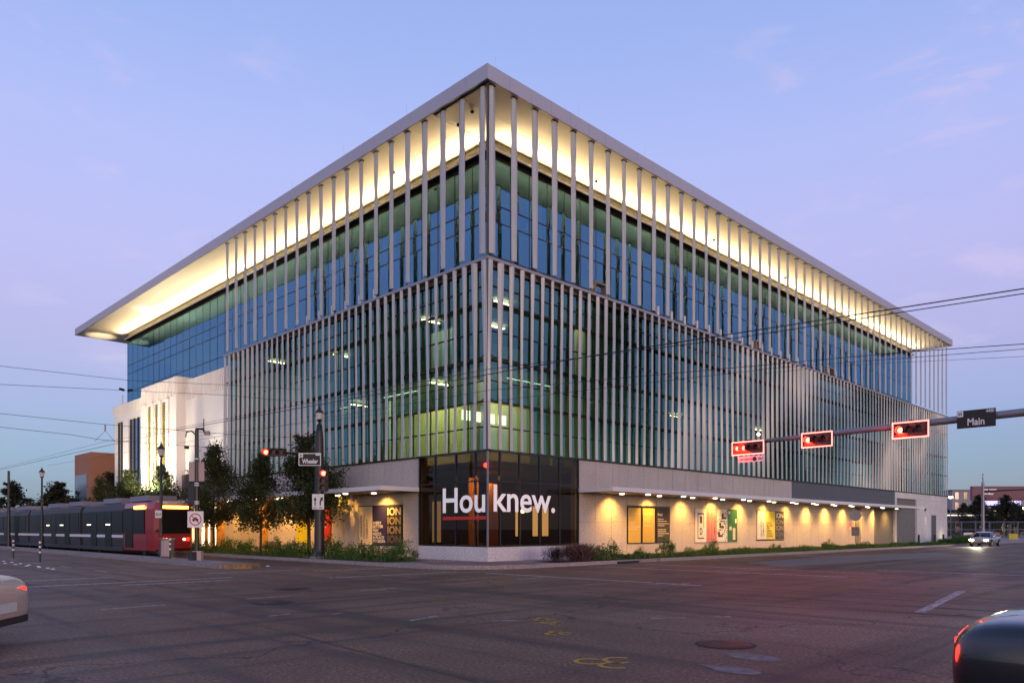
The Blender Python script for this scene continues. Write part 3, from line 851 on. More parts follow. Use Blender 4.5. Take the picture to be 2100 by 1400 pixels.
# ================================================================== POSTERS
def mat_flat(name, col): return M(name, col, .5, 0, .04, 3, 20, .02)
c_cream = mat_flat('cream_print', (.62, .52, .36)); c_navy = mat_flat('navy_print', (.025, .02, .085)); c_black = mat_flat('black_print', (.015, .013, .012))
c_white = mat_flat('white_print', (.66, .62, .58)); c_pink = mat_flat('pink_print', (.62, .22, .20)); c_green = mat_flat('green_print', (.015, .12, .035))
c_yellow = mat_flat('yellow_print', (.62, .52, .01)); c_gold = mat_flat('gold_window', (.55, .36, .06)); c_brown = mat_flat('dark_brown_window', (.06, .045, .03))
c_redp = mat_flat('red_print', (.6, .03, .015)); c_ink = mat_flat('dark_ink', (.08, .06, .06)); c_redink = mat_flat('dark_red_ink', (.28, .05, .06)); c_fade = mat_flat('faded_gold_ink', (.26, .20, .10)); c_fade2 = mat_flat('dim_gold_ink', (.12, .09, .05))
def sheet(F, parent, name, u0, u1, z0, z1, mat, o=-.11, th=.03):
    return fpart(name, F, u0, u1, o, o + th, z0, z1, mat, parent)
O_ = -.078     # face of the print
def xd(F): return (1, 0, 0) if F is FR else (0, -1, 0)
def tx(F, s, u_left, z, w, h, mat, parent, vertical=False, bold=.01):
    """u_left: edge on the viewer's left; vertical text reads upward."""
    if not vertical: return text_at(s, F(u_left, O_ + .002, z), xd(F), (0, 0, 1), w, h, mat, parent, bold=bold)
    d = xd(F); return text_at(s, F(u_left, O_ + .002, z), (0, 0, 1), tuple(-c for c in d), w, h, mat, parent, bold=bold)
# left facade poster set (viewer's left is larger u)
P = thing('poster_board', 'cream, navy and black poster board lettered ION left of the dark corner glazing', 'poster')
fpart('frame', FL, 6.76, 10.96, -.12, -.105, .76, 2.99, m_dark, P)
sheet(FL, P, 'cream_panel', 9.58, 10.92, .80, 2.95, c_cream)
sheet(FL, P, 'navy_panel', 8.17, 9.55, .80, 2.95, c_navy)
sheet(FL, P, 'black_panel', 6.80, 8.15, .80, 2.95, c_black)
for k_, (s, z0, w) in enumerate((('INSPIRATION', 1.25, 1.25), ('INNOVATION', 1.15, 1.35), ('COMMUNITY', 1.15, 1.1))):
    tx(FL, s, 10.55 - k_ * .28, z0, w, .17, c_ink, P, True)
for k_, (s, w) in enumerate((('EVERY', .82), ('BETTER', 1.0), ('WAY', .56), ('NEEDS', .82), ('A PLACE', 1.08), ('TO BEGIN.', 1.22))):
    tx(FL, s, 9.5, 1.93 - k_ * .20, w, .165, c_white, P, bold=.02)
for k_, m_ in enumerate((c_cream, c_fade, c_fade, c_fade2)):
    tx(FL, 'ION', 8.10, 2.42 - k_ * .5, 1.2, .42, m_, P, bold=.025)
P = thing('poster_board', 'red banner lettered R beside the traffic signal pole', 'poster')
sheet(FL, P, 'red_panel', 13.95, 14.65, .78, 2.95, c_redp); tx(FL, 'R', 14.5, 1.75, .42, .5, c_white, P, True, .02)
P = thing('poster_board', 'plain bright yellow poster under the trees on the left wall', 'poster')
sheet(FL, P, 'yellow_panel', 16.75, 18.05, .80, 2.9, c_yellow)
# right facade
P = thing('directory_window', 'brown framed window with two golden panes and one dark pane of white lettering', 'window')
fpart('frame', FR, 11.03, 15.36, -.13, -.112, .83, 2.95, m_black, P)
sheet(FR, P, 'gold_pane', 11.1, 12.3, .88, 2.9, c_gold); sheet(FR, P, 'gold_pane', 12.52, 13.72, .88, 2.9, c_gold); sheet(FR, P, 'dark_pane', 13.95, 15.32, .88, 2.9, c_brown)
tx(FR, 'Community', 11.18, 2.5, .95, .12, c_cream, P); tx(FR, 'Office', 11.18, 2.3, .5, .12, c_cream, P)
tx(FR, 'Public Office', 12.6, 2.5, .98, .13, c_cream, P); tx(FR, 'Retail', 14.05, 2.48, .48, .16, c_white, P, bold=.02)
for k_, (u, z, w) in enumerate(((11.18, 2.05, .55), (11.18, 1.92, .5), (11.18, 1.78, .95), (11.18, 1.65, .7), (12.6, 2.22, .6), (12.6, 2.1, .5), (12.6, 1.85, .7), (14.05, 2.25, .5), (14.05, 2.13, .85), (14.05, 1.98, 1.1), (14.05, 1.86, .7), (14.05, 1.62, .8), (14.05, 1.5, .85), (14.05, 1.38, 1.1), (14.05, 1.25, .7))):
    mb = MB(); x = u; rr = random.Random(k_)
    while x < u + w:
        ww = rr.uniform(.06, .16); fbox(mb, FR, x, x + ww, O_, O_ + .002, z, z + .055); x += ww + .03
    mb.build('small_print', c_cream, P)
P = thing('poster_board', 'four panel poster board of white, pink, black pattern and green lettered ID', 'poster')
fpart('frame', FR, 18.15, 23.67, -.13, -.112, .78, 3.06, m_wood, P)
for nm, a, b, m_ in (('white_panel', 18.24, 19.56, c_white), ('pink_panel', 19.58, 20.92, c_pink), ('patterned_panel', 20.94, 22.27, c_white), ('green_panel', 22.29, 23.6, c_green)): sheet(FR, P, nm, a, b, .83, 3.01, m_)
mb = MB(); fbox(mb, FR, 18.5, 18.58, O_, O_ + .003, 1.05, 2.72); fbox(mb, FR, 18.58, 19.3, O_, O_ + .003, 2.62, 2.72); fbox(mb, FR, 18.58, 19.3, O_, O_ + .003, 1.05, 1.13); fbox(mb, FR, 19.22, 19.3, O_, O_ + .003, 1.75, 2.62)
mb.build('bracket_print', c_ink, P)
tx(FR, 'I', 18.78, 2.05, .28, .46, c_ink, P, bold=.03); tx(FR, 'D', 18.78, 1.30, .30, .46, c_ink, P, bold=.03)
for k_, (s, w) in enumerate((('INSPIRATION', 1.75), ('INNOVATION', 1.75), ('COMMUNITY', 1.55))): tx(FR, s, 19.97 + k_ * .38, 1.0, w, .26, c_redink, P, True)
mb = MB(); rr = random.Random(3)
for i in range(9):
    for j in range(15):
        if rr.random() < .45: fbox(mb, FR, 20.97 + i * .143, 20.97 + i * .143 + rr.uniform(.05, .13), O_, O_ + .002, .88 + j * .14, .88 + j * .14 + rr.uniform(.03, .11))
for (a, z) in ((21.5, 2.35), (21.2, 1.75), (21.05, 1.15)): fbox(mb, FR, a, a + .25, O_ + .003, O_ + .005, z, z + .35); fbox(mb, FR, a + .26, a + .6, O_ + .003, O_ + .005, z, z + .14)
mb.build('black_pattern', c_black, P)
mb = MB()
for a, z, w, h in ((22.4, 2.7, .25, .2), (23.3, 2.1, .22, .28), (22.55, 1.6, .3, .26), (23.0, .95, .35, .8)): fbox(mb, FR, a, a + w, O_, O_ + .002, z, z + h)
mb.build('pale_shapes', c_cream, P)
P = thing('poster_board', 'white, yellow and black three panel poster board lettered ION on the right wall', 'poster')
fpart('frame', FR, 26.42, 30.77, -.13, -.112, .90, 3.03, m_wood, P)
for nm, a, b, m_ in (('white_panel', 26.5, 27.8, c_white), ('yellow_panel', 27.84, 29.26, c_yellow), ('black_panel', 29.3, 30.7, c_black)): sheet(FR, P, nm, a, b, .95, 2.98, m_)
for k_, (s, w) in enumerate((('INNOVATION', 1.3), ('COMMUNITY', 1.1))): tx(FR, s, 27.2 + k_ * .35, 1.15, w, .2, c_ink, P, True)
for k_, (s, w) in enumerate((('EVERY', .7), ('BETTER', .85), ('WAY', .48), ('NEEDS', .7), ('A PLACE', .9), ('TO BEGIN.', 1.0))): tx(FR, s, 27.95, 2.05 - k_ * .19, w, .14, c_fade2, P, bold=.02)
for k_, m_ in enumerate((c_cream, c_fade, c_fade, c_fade2)): tx(FR, 'ION', 29.38, 2.5 - k_ * .46, 1.2, .38, m_, P, bold=.025)
# wall sign, red pictogram
P = thing('wall_sign', 'small red framed sign on the lit stone wall near the recess', 'sign')
sheet(FR, P, 'sign_plate', 43.0, 43.9, 1.6, 2.4, c_cream); mb = MB()
fbox(mb, FR, 43.1, 43.2, O_, O_ + .003, 1.68, 2.32); fbox(mb, FR, 43.7, 43.8, O_, O_ + .003, 1.68, 2.32); fbox(mb, FR, 43.35, 43.55, O_, O_ + .003, 1.9, 2.2); mb.build('pictogram', c_redp, P)

# ================================================================== OLD ART DECO BUILDING
A = thing('art_deco_building', 'old ivory stucco building with tall stepped bay and fluted parapet lit from below', 'building')
XA = .5
ys = (28.75, 37.2, 45.4, 55.2)
MB().box(XA, 12, 28.75, 36.95, .1, 13.85).build('wall', m_ivory, A)
MB().box(-.25, 12, 36.97, 45.0, .1, 14.15).build('bay_wall', m_ivory, A)
MB().box(-.25 + .35, 12, 45.02, 46.2, .1, 13.6).build('wall', m_ivory, A)
MB().box(XA, 12, 46.22, 54.6, 12.1, 13.75).build('wall', m_ivory, A)
MB().box(XA, 12, 46.22, 46.6, .1, 12.09).build('wall', m_ivory, A)
MB().box(XA, 12, 50.6, 52.2, .1, 12.09).build('wall', m_ivory, A)
MB().box(XA, 12, 54.0, 54.6, .1, 12.09).build('wall', m_ivory, A)
for a, b in ((46.6, 50.6), (52.2, 54.0)):
    n = 4 if b - a > 3 else 2; w = (b - a) / n
    for i in range(n):
        for z0, z1 in ((.5, 4.2), (4.25, 8.2), (8.25, 12.05)):
            MB().face([(XA + .2, a + (i + 1) * w - .03, z0), (XA + .2, a + i * w + .03, z0), (XA + .2, a + i * w + .03, z1), (XA + .2, a + (i + 1) * w - .03, z1)]).build('window_pane', glass('grey_blue_glass', (.1, .12, .15), (.45, .50, .60), .55) if not bpy.data.materials.get('grey_blue_glass') else bpy.data.materials['grey_blue_glass'], A)
    MB().box(XA + .5, XA + .6, a, b, .2, 12.1).build('window_backing', m_dark, A)
    for i in range(n + 1): MB().box(XA + .12, XA + .22, a + i * w - .03, a + i * w + .03, .2, 12.1).build('mullion', m_dark, A)
# flutes under the parapet
mb = MB(); y = 28.9
while y < 36.9: mb.box(XA - .07, XA, y, y + .14, 12.2, 13.8); y += .33
y = 37.1
while y < 45: mb.box(-.25 - .07, -.25, y, y + .16, 12.6, 14.1); y += .36
y = 46.3
while y < 54.6: mb.box(XA - .07, XA, y, y + .16, 12.7, 13.7); y += .36
x = -.15
while x < .45: mb.box(x, x + .1, 36.9, 36.97, 12.6, 14.1); x += .22
mb.build('fluting', m_ivory, A, kind='stuff')
# ornamental tall slots with gilded grilles
m_gild = M('gilded_grille', (.42, .34, .05), .5, .3)
for yc in (39.6, 41.2, 42.9):
    s = link('slot_window', MB().box(-.262, -.252, yc - .3, yc + .3, 3.2, 12.3).mesh('slot_window', m_dark), A)
    mb = MB()
    for i in range(38):
        z = 3.3 + i * .236
        mb.box(-.31, -.262, yc - .26, yc - .04, z, z + .15); mb.box(-.31, -.262, yc + .04, yc + .26, z + .05, z + .2)
    mb.build('gilded_grille', m_gild, s)
for yc in (38.7, 40.4, 42.05, 43.8):
    MB().box(-.38, -.252, yc - .28, yc + .28, 3.0, 12.5).build('pilaster', m_ivory, A)
    lamp('facade_flood', 'SPOT', (-2.4, yc, 3.6), (-.25, yc, 9), 2600, (1, .84, .50), spot_size=math.radians(80), spot_blend=.8, shadow_soft_size=.1)
for yc, ty in ((31.5, 33), (36.5, 40), (43.5, 41), (50, 50)):
    lamp('facade_flood', 'SPOT', (-4.2, yc, 4.4), (0, ty, 9.5), 2500, (1, .88, .68), spot_size=math.radians(95), spot_blend=.9, shadow_soft_size=.15)
# brown band and lit entrance under the canopy
MB().box(XA - .3, XA - .01, 28.8, 37, 4.0, 6.1).build('brick_band', M('brown_brick', (.10, .07, .065), .85, var=.15, scale=6), A)
for a, b, m_ in ((33.9, 36.7, m_litglass), (32.7, 33.4, m_litbright), (31.7, 32.2, m_litbright), (30.6, 31.1, m_litbright)):
    MB().box(XA - .12, XA - .02, a, b, .4, 3.5).build('entrance_glass', m_, A)
for a, b in ((33.4, 33.9), (32.2, 32.7), (31.1, 31.7), (28.8, 30.6), (36.7, 37.)): MB().box(XA - .2, XA - .02, a, b, .15, 3.7).build('entrance_pier', m_orange if b < 33 else m_stone, A)
MB().box(XA + 1, 12, 52, 55, 13.75, 14.2).build('roof_plant', m_grey, A)
MB().tube([(XA + .6, 54.2, 13.7), (XA + .6, 54.2, 14.9)], .05, 6).build('roof_post', m_white, A)
MB().tube([(3.4, 61.0, 16.6), (2.9, 61.0, 16.7)], .14, 8).build('security_camera', m_black, B)

# orange brick block beyond
Q = thing('brick_block', 'plain orange brick block with one bluish window beyond the ivory building', 'building')
mbq = MB().box(.6, 9, 62.6, 68.5, 0, 9.9)
mbq.build('wall', m_orangebrick, Q)
MB().box(.54, .6, 64.0, 68.3, 3.5, 7.6).build('window', M('grey_sky_window', (.22, .28, .36), .1), Q)
MB().box(-2.0, .5, 62.6, 62.8, 0, 9.3).build('wing_wall', m_orangebrick, Q) if False else None

# ================================================================== FOLIAGE
def leaves(clusters, per, spread, size, seed, up=.5):
    rg = np.random.default_rng(seed)
    if not len(clusters): return np.zeros((0, 3))
    C = np.repeat(np.array(clusters), per, axis=0); n = len(C)
    P_ = C[:, :3] + rg.normal(size=(n, 3)) * spread * C[:, 3:4]
    a = rg.normal(size=(n, 3)); a /= np.linalg.norm(a, axis=1)[:, None]
    b = rg.normal(size=(n, 3)); b -= (a * b).sum(1)[:, None] * a; b /= np.linalg.norm(b, axis=1)[:, None]
    s = size * rg.uniform(.6, 1.4, (n, 1))
    v = np.empty((n, 4, 3)); v[:, 0] = P_ - a * s; v[:, 1] = P_ - b * s * .45; v[:, 2] = P_ + a * s; v[:, 3] = P_ + b * s * .45
    return v.reshape(-1, 3)
def leaf_mesh(name, v, mat):
    n = len(v) // 4; me = bpy.data.meshes.new(name)
    me.vertices.add(n * 4); me.vertices.foreach_set('co', v.ravel())
    me.loops.add(n * 4); me.loops.foreach_set('vertex_index', np.arange(n * 4, dtype=np.int32))
    me.polygons.add(n); me.polygons.foreach_set('loop_start', np.arange(0, n * 4, 4, dtype=np.int32))
    try: me.polygons.foreach_set('loop_total', np.full(n, 4, dtype=np.int32))
    except Exception: pass
    me.materials.append(mat); me.update(calc_edges=True); return me
def tree_meshes(seed, h, crown_w, z_low, ncl=150, per=85, leaf=.08, mat=None):
    rr = random.Random(seed); cl = []; tb = MB()
    lean = rr.uniform(-.2, .2)
    top = Vector((lean, rr.uniform(-.2, .2), h * .9))
    tb.tube([(0, 0, 0), (lean * .2, 0, h * .3), (lean * .6, 0, h * .6), top], [.09, .07, .045, .015], 7)
    for i in range(26):
        f = rr.uniform(.0, 1); z = z_low * 1.0 + (h * .9 - z_low) * f
        a = rr.uniform(0, 2 * PI); prof = math.sin(PI * min(1, (.12 + f * .95)) ** .75)
        r = crown_w / 2 * max(.18, prof) * rr.uniform(.6, 1.08)
        b0 = Vector((lean * z / h, 0, z * .82)); e = Vector((math.cos(a) * r + lean * f, math.sin(a) * r, z + .25 * r + rr.uniform(-.1, .3)))
        mid = (b0 + e) / 2 + Vector((0, 0, .12))
        tb.tube([b0, mid, e], [.03, .02, .008], 4)
        for t in (.45, .7, .9, 1.05):
            p = b0.lerp(e, t)
            cl.append((p.x + rr.gauss(0, .12), p.y + rr.gauss(0, .12), p.z + rr.gauss(0, .12), rr.uniform(.7, 1.2)))
    while len(cl) < ncl:
        f = rr.random() ** 1.3; a = rr.uniform(0, 2 * PI); prof = math.sin(PI * min(1, (.15 + f * .9)) ** .75)
        r = crown_w / 2 * max(.1, prof) * math.sqrt(rr.random())
        cl.append((math.cos(a) * r + lean * f, math.sin(a) * r, z_low + (h - z_low) * f * .95, rr.uniform(.7, 1.3)))
    for i in range(7): cl.append((lean + rr.gauss(0, .18), rr.gauss(0, .18), h * rr.uniform(.86, 1.0), .45))
    return tb.mesh('trunk', m_trunk, True), leaf_mesh('crown', leaves(cl, per, .24, leaf, seed), mat or m_leaf)
TV = [tree_meshes(1, 6.6, 3.9, 1.7), tree_meshes(2, 7.2, 3.9, 1.8), tree_meshes(3, 6.2, 4.2, 1.9, 165)]
TG = 'young street trees along the left kerb'
def tree(v, x, y, s, rz, label, group=None, sz=None):
    t = thing('street_tree', label, 'tree', (x, y, .15), rz, group); t.scale = (s, s, sz or s)
    link('trunk', v[0], t); link('crown', v[1], t); return t
tree(TV[2], -2.1, 12.6, 1.06, .4, 'leafy street tree directly behind the black signal pole', TG, 1.08)
tree(TV[0], -3.0, 16.7, .92, 2., 'dark round street tree with a bare pale trunk, left of the signal pole', TG)
tree(TV[1], -3.0, 23.3, 1.0, 4.1, 'dark street tree behind the square sign with red circle', TG)
tree(TV[0], -2.9, 32.5, .95, 5.2, 'thin street tree in front of the gilded slot windows', TG)
tree(TV[2], -2.9, 39.5, 1.0, 1.1, 'bushy street tree in front of the orange brick block', TG)
tree(TV[1], -2.9, 46.5, .85, 2.7, 'street tree rising over the tram, left of the brick block', TG)
def far(d, l, z=0): v = Vector((-24.061, -25.855, 0)) + Vector((.7046, .7096, 0)) * d + Vector((.7096, -.7046, 0)) * l; return (v.x, v.y, z)
FT = [tree_meshes(41, 8, 8, 1.2, 170, 60, .15, m_farleaf), tree_meshes(42, 7, 9, 1.0, 170, 60, .15, m_farleaf)]
for i, (d, l, k_, lab) in enumerate(((88, -58.5, .80, 'broad far tree at the far left edge of the view'), (90, -54.5, .72, 'far tree left of the lamp post behind the tram'), (80, -48.2, .74, 'airy far tree directly behind the lamp post by the tram'),
    (84, -47.0, .85, 'far tree just right of the lamp post behind the tram roof'), (82, -43.6, .90, 'tall airy far tree between lamp post and brick block'), (84, -40.9, .80, 'far tree half in front of the left side of the brick block'))):
    t = thing('far_tree', lab, 'tree', far(d, l), i * 1.3, 'far trees beyond the tram'); t.scale = (k_ * 1.4, k_ * 1.4, k_ * 1.12)
    link('trunk', FT[i % 2][0], t); link('crown', FT[i % 2][1], t)

def shrub_mesh(seed, w, h, n, per, leaf, mat, grass=False):
    rr = random.Random(seed); cl = []
    for i in range(n):
        a = rr.uniform(0, 2 * PI); r = w / 2 * math.sqrt(rr.random()); z = h * rr.random() * (1 - .6 * (2 * r / w) ** 2)
        cl.append((math.cos(a) * r, math.sin(a) * r, z + .05, rr.uniform(.6, 1.1)))
    v = leaves(cl, per, .11, leaf, seed)
    if grass:
        rg = np.random.default_rng(seed); m = 900
        b = rg.normal(size=(m, 2)) * w * .16; t = b + rg.normal(size=(m, 2)) * w * .3; hh = h * rg.uniform(.5, 1.1, m)
        g = np.zeros((m, 4, 3)); g[:, 0, :2] = b; g[:, 1, :2] = (b + t) / 2 + .012; g[:, 1, 2] = hh * .6; g[:, 2, :2] = t; g[:, 2, 2] = hh; g[:, 3, :2] = (b + t) / 2 - .012; g[:, 3, 2] = hh * .6
        v = np.vstack([v, g.reshape(-1, 3)]) if n else g.reshape(-1, 3)
    return leaf_mesh('foliage', v, mat)
SV = [shrub_mesh(10 + i, 1.3, .95, 46, 34, .05, m_shrub) for i in range(4)]
SG = shrub_mesh(30, 1.1, 1.05, 18, 30, .035, m_redgrass, True)
SH = shrub_mesh(31, 1.0, .5, 0, 0, .03, m_shrub, True)
def shrub(me, x, y, s, rz, label, group, sz=None, cat='shrub', name='shrub'):
    o = link(name, me, loc=(x, y, .15), rot=(0, 0, rz), label=label, category=cat, group=group); o.scale = (s, s, sz or s); return o
GL = 'green shrubs along the left kerb'
shrub(SV[0], -2.9, 2.7, 1.15, 0, 'largest green shrub, against the left foot of the dark glazing', GL, 1.0)
shrub(SV[1], -2.9, 4.6, .95, 1, 'low shrub second from the dark corner glazing on the left', GL)
shrub(SV[2], -2.9, 6.2, 1.0, 2, 'green shrub under the navy and cream poster board', GL)
shrub(SV[3], -2.9, 7.7, 1.0, 3, 'green shrub below the left end of the poster board', GL)
shrub(SV[0], -2.9, 9.2, 1.0, 4, 'green shrub just right of the signal pole foot', GL, 1.15)
for i, y in enumerate((11.8, 13.0, 14.3, 15.6)): shrub(SV[(i + 1) % 4], -2.9 + .2 * (i % 2), y, 1.0, i * 1.7, ('shrub just left of the signal pole foot', 'second shrub left of the signal pole', 'third shrub left of the signal pole, right of a tree trunk', 'shrub at the foot of the pale tree trunk')[i], GL)
for i, (y, lab) in enumerate(((18.4, 'shrub left of the pale tree trunk'), (20.2, 'shrub under the recess with painted orange glow'), (22.3, 'dense shrub right of the tree behind the square sign'), (25.5, 'shrub just right of the square sign pole'), (28.5, 'shrub directly behind the square sign pole'), (32, 'shrub in front of the bright entrance'), (35, 'shrub left of the bright entrance behind the lamp post'))): shrub(SV[i % 4], -2.9, y, 1.0, i * 2.1, lab, GL, .9 + .1 * (i % 3))
GR = 'plants along the right kerb'
shrub(SG, 2.0, -2.5, 1.1, 0, 'reddish feathery shrub nearest the building corner', GR, .8, cat='shrub')
shrub(SG, 3.6, -2.5, 1.15, 2, 'reddish feathery shrub, second from the corner', GR, .8, cat='shrub')
shrub(SV[1], 4.9, -2.6, .85, 1, 'low green shrub between reddish and tall green shrubs', GR, cat='shrub')
shrub(SV[2], 6.1, -2.4, 1.0, 4, 'tall green shrub beside the storm drain', GR, 1.0)
shrub(SV[0], 11.9, -1.9, .8, 2, 'green shrub under the golden directory window', GR, 1.1)
shrub(SV[3], 16.8, -1.9, .7, 5, 'small green shrub between the directory window and ID board', GR, 1.0)
for k_, (x, y, s_, lab) in enumerate(((9.3, -2.0, .55, 'small shrub left of the golden directory window'), (14.4, -1.9, .55, 'small shrub under the dark pane of the directory window'), (20.6, -2.0, .5, 'small shrub under the pink panel of the ID board'), (25, -2.0, .6, 'small shrub between the ID board and the yellow poster'), (33.5, -2.1, .7, 'small shrub right of the third poster board'), (41, -2.1, .6, 'small shrub before the small red wall sign'))):
    shrub(SV[k_ % 4], x, y, s_, k_, lab, GR)
def cover(name, x0, x1, y0, y1, n, h, seed, lab):
    rg = np.random.default_rng(seed); b = np.stack([rg.uniform(x0, x1, n), rg.uniform(y0, y1, n)], 1)
    patch = .55 + .45 * np.sin(b[:, 0] * 1.1 + np.sin(b[:, 0] * .37) * 3) * np.sin(b[:, 1] * 2.2 + b[:, 0] * .5)
    hh = h * patch * rg.uniform(.5, 1.2, n) + .06; t = b + rg.normal(size=(n, 2)) * .12; a = rg.uniform(0, 2 * PI, n); w = .02
    g = np.zeros((n, 4, 3)); g[:, 0, :2] = b; g[:, 2, :2] = t; g[:, 2, 2] = hh
    for i_, sg in ((1, 1), (3, -1)):
        g[:, i_, 0] = (b[:, 0] + t[:, 0]) / 2 + sg * w * np.cos(a); g[:, i_, 1] = (b[:, 1] + t[:, 1]) / 2 + sg * w * np.sin(a); g[:, i_, 2] = hh * .6
    g[:, :, 2] += .155
    link(name, leaf_mesh(name, g.reshape(-1, 3), m_shrub), kind='stuff', label=lab, category='ground cover')
cover('ground_cover', 7.2, 62, -3.2, -1.55, 17000, .33, 5, 'low tufted green planting in the bed along the right wall')
cover('ground_cover', 62, 80, -3.3, -1.6, 9000, .9, 6, 'taller green clump at the far end of the right kerb')
cover('ground_cover', -4.0, -1.6, 2.8, 45, 5000, .22, 7, 'low green planting between the shrubs on the left')

# ================================================================== STREET FURNITURE
def lantern(parent, x, y, z, s=1., lit=False):
    h = MB().lathe((x, y, z), ((.05, 0), (.07, .05), (.05, .12), (.12, .22), (.15, .26)), 10); h.build('lamp_base', m_black, parent)
    MB().lathe((x, y, z + .26), ((.13, 0), (.19, .28), (.17, .36)), 10).build('lamp_globe', m_lampglow2 if lit else M('frosted_globe', (.62, .58, .56), .3), parent)
    MB().lathe((x, y, z + .61), ((.24, 0), (.2, .08), (.09, .2), (.04, .3), (.015, .42)), 10).build('lamp_cap', m_black, parent)
def lamp_post(x, y, h, label, group=None):
    t = thing('lamp_post', label, 'lamp post', (x, y, .1), 0, group)
    MB().lathe((0, 0, 0), ((.2, 0), (.2, .25), (.13, .4), (.10, .9), (.085, h * .5), (.065, h - 1.05)), 12).build('post', m_black, t, True)
    lantern(t, 0, 0, h - 1.06); return t
lp = lamp_post(-8.25, 18.04, 6.5, 'black lantern lamp post behind the grey box at the tram end', 'black lantern lamp posts')
MB().box(-.36, -.02, -.14, -.12, 2.2, 2.62).build('number_plate', m_retro, lp)
m_ = text_mesh('30 1/4', .26, .16, .02); m_.transform(frame_mat((-.33, -.143, 2.32), (1, 0, 0), (0, 0, 1))); m_.materials.clear(); m_.materials.append(m_black); link('plate_number', m_, lp)
lamp_post(-8.37, 43.1, 6.55, 'black lantern lamp post rising behind the tram roof', 'black lantern lamp posts')
fp = thing('catenary_pole', 'short black pole top seen beyond the tram at far left', 'pole', (-7.9, 57, .1)); MB().tube([(0, 0, 0), (0, 0, 7)], [.16, .10], 8).build('post', m_black, fp)

# signal pole with the Wheeler sign
SP = thing('signal_pole', 'thick black lantern signal pole with the Wheeler street sign', 'signal pole', (-3.4, 9.3, .15))
MB().lathe((0, 0, 0), ((.42, 0), (.42, .12), (.30, .2), (.27, .5), (.25, 3), (.22, 6.2), (.19, 6.6), (.14, 7.0)), 16).build('post', m_black, SP, True)
MB().lathe((0, 0, -.02), ((.5, 0), (.5, .12)), 8).build('footing', m_walk, SP)
lantern(SP, 0, 0, 7.0)
VW = Vector((-.7046, -.7096, 0)); RT = Vector((.7096, -.7046, 0))     # a face turned towards the junction
def facing_plate(parent, c, w, h, mat, name, th=.03, xdir=RT):
    x = Vector(xdir).normalized(); y = Vector((0, 0, 1)); mm = frame_mat(c, x, y)
    return MB().box(-w / 2, w / 2, -h / 2, h / 2, -th, 0, M_=mm).build(name, mat, parent)
def facing_text(parent, s, c, w, h, mat, xdir=RT, bold=.01, name='lettering'):
    x = Vector(xdir).normalized(); o = Vector(c) - x * w / 2 - Vector((0, 0, h / 2)); o += x.cross(Vector((0, 0, 1))) * .004
    return text_at(s, o, x, (0, 0, 1), w, h, mat, parent, bold=bold, name=name)
def off(c, right=0, up=0, out=0, xdir=RT):
    x = Vector(xdir).normalized(); return Vector(c) + x * right + Vector((0, 0, up)) + x.cross(Vector((0, 0, 1))) * out
m_signblack = M('black_sign_face', (.012, .008, .010), .5)
c = Vector((-.35, -.12, 5.15)) + VW * .3
c = off((0, 0, 5.15), -.42, 0, .32)
facing_plate(SP, c, 1.16, .66, m_retro, 'sign_border'); facing_plate(SP, off(c, 0, -.0, .006), 1.08, .58, m_signblack, 'sign_face', .004)
facing_text(SP, 'Wheeler', off(c, .02, -.10, .008), .82, .24, m_retro, bold=.03)
facing_plate(SP, off(c, -.45, .2, .012), .2, .2, m_retro, 'sign_emblem', .004); facing_text(SP, 'H', off(c, -.45, .2, .014), .1, .12, m_signblack, bold=.03, name='emblem')
facing_plate(SP, off(c, .42, .24, .012), .22, .08, m_retro, 'block_number', .004)
# arm with horizontal head
arm_end = off((0, 0, 5.55), -2.7, 0, 0)
MB().tube([(0, 0, 5.35), off((0, 0, 5.5), -1.3), arm_end], [.09, .07, .05], 8).build('arm', m_black, SP, True)
m_housing = M('glow_tinted_housing', (.12, .05, .05), .5)  # reddish base imitates the signal glow on the housings
def signal_head(parent, c, horizontal, n, lit, xdir=RT, backplate=None, r=.15, border=False, mat_lit=m_red):
    Lh = n * r * 2.5
    x = Vector(xdir).normalized()
    mm = frame_mat(c, x, (0, 0, 1))
    w, h = (Lh, r * 2.6) if horizontal else (r * 2.6, Lh)
    hd = MB().box(-w / 2, w / 2, -h / 2, h / 2, -.22, 0, M_=mm).build('signal_head', m_housing if border else m_black, parent)
    if backplate:
        bw, bh = w / 2 + backplate, h / 2 + backplate
        bp = MB().box(-bw, bw, -bh, bh, -.03, -.01, M_=mm).build('backplate', m_redwash, parent)
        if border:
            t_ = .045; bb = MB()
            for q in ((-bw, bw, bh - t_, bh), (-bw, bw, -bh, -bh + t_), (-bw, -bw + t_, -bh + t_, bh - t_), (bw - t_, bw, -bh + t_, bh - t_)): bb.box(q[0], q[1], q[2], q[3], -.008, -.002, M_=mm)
            bb.build('glowing_border', m_redframe, parent)
    for i in range(n):
        d = (i - (n - 1) / 2) * r * 2.5; px_, py_ = (d, 0) if horizontal else (0, -d)
        cc_ = mm @ Vector((px_, py_, .01)); nrm = mm.to_3x3() @ Vector((0, 0, 1))
        on = i in lit
        MB().disc(cc_, nrm, r * (.8), .03, 18).build('signal_lens', mat_lit if on else m_redwash, hd)
        # visor
        vb = MB(); k2 = 12; a0 = -.25 * PI
        for j in range(k2):
            t0 = a0 + 1.5 * PI * j / k2; t1 = a0 + 1.5 * PI * (j + 1) / k2
            pts = [(px_ + r * math.cos(t0), py_ + r * math.sin(t0), 0), (px_ + r * math.cos(t1), py_ + r * math.sin(t1), 0), (px_ + r * math.cos(t1), py_ + r * math.sin(t1), .2), (px_ + r * math.cos(t0), py_ + r * math.sin(t0), .2)]
            vb.face([mm @ Vector(p) for p in pts])
        vb.build('visor', m_housing if border else m_black, hd)
    return hd
signal_head(SP, off(arm_end, .35, 0, .12), True, 3, (0,), r=.16)
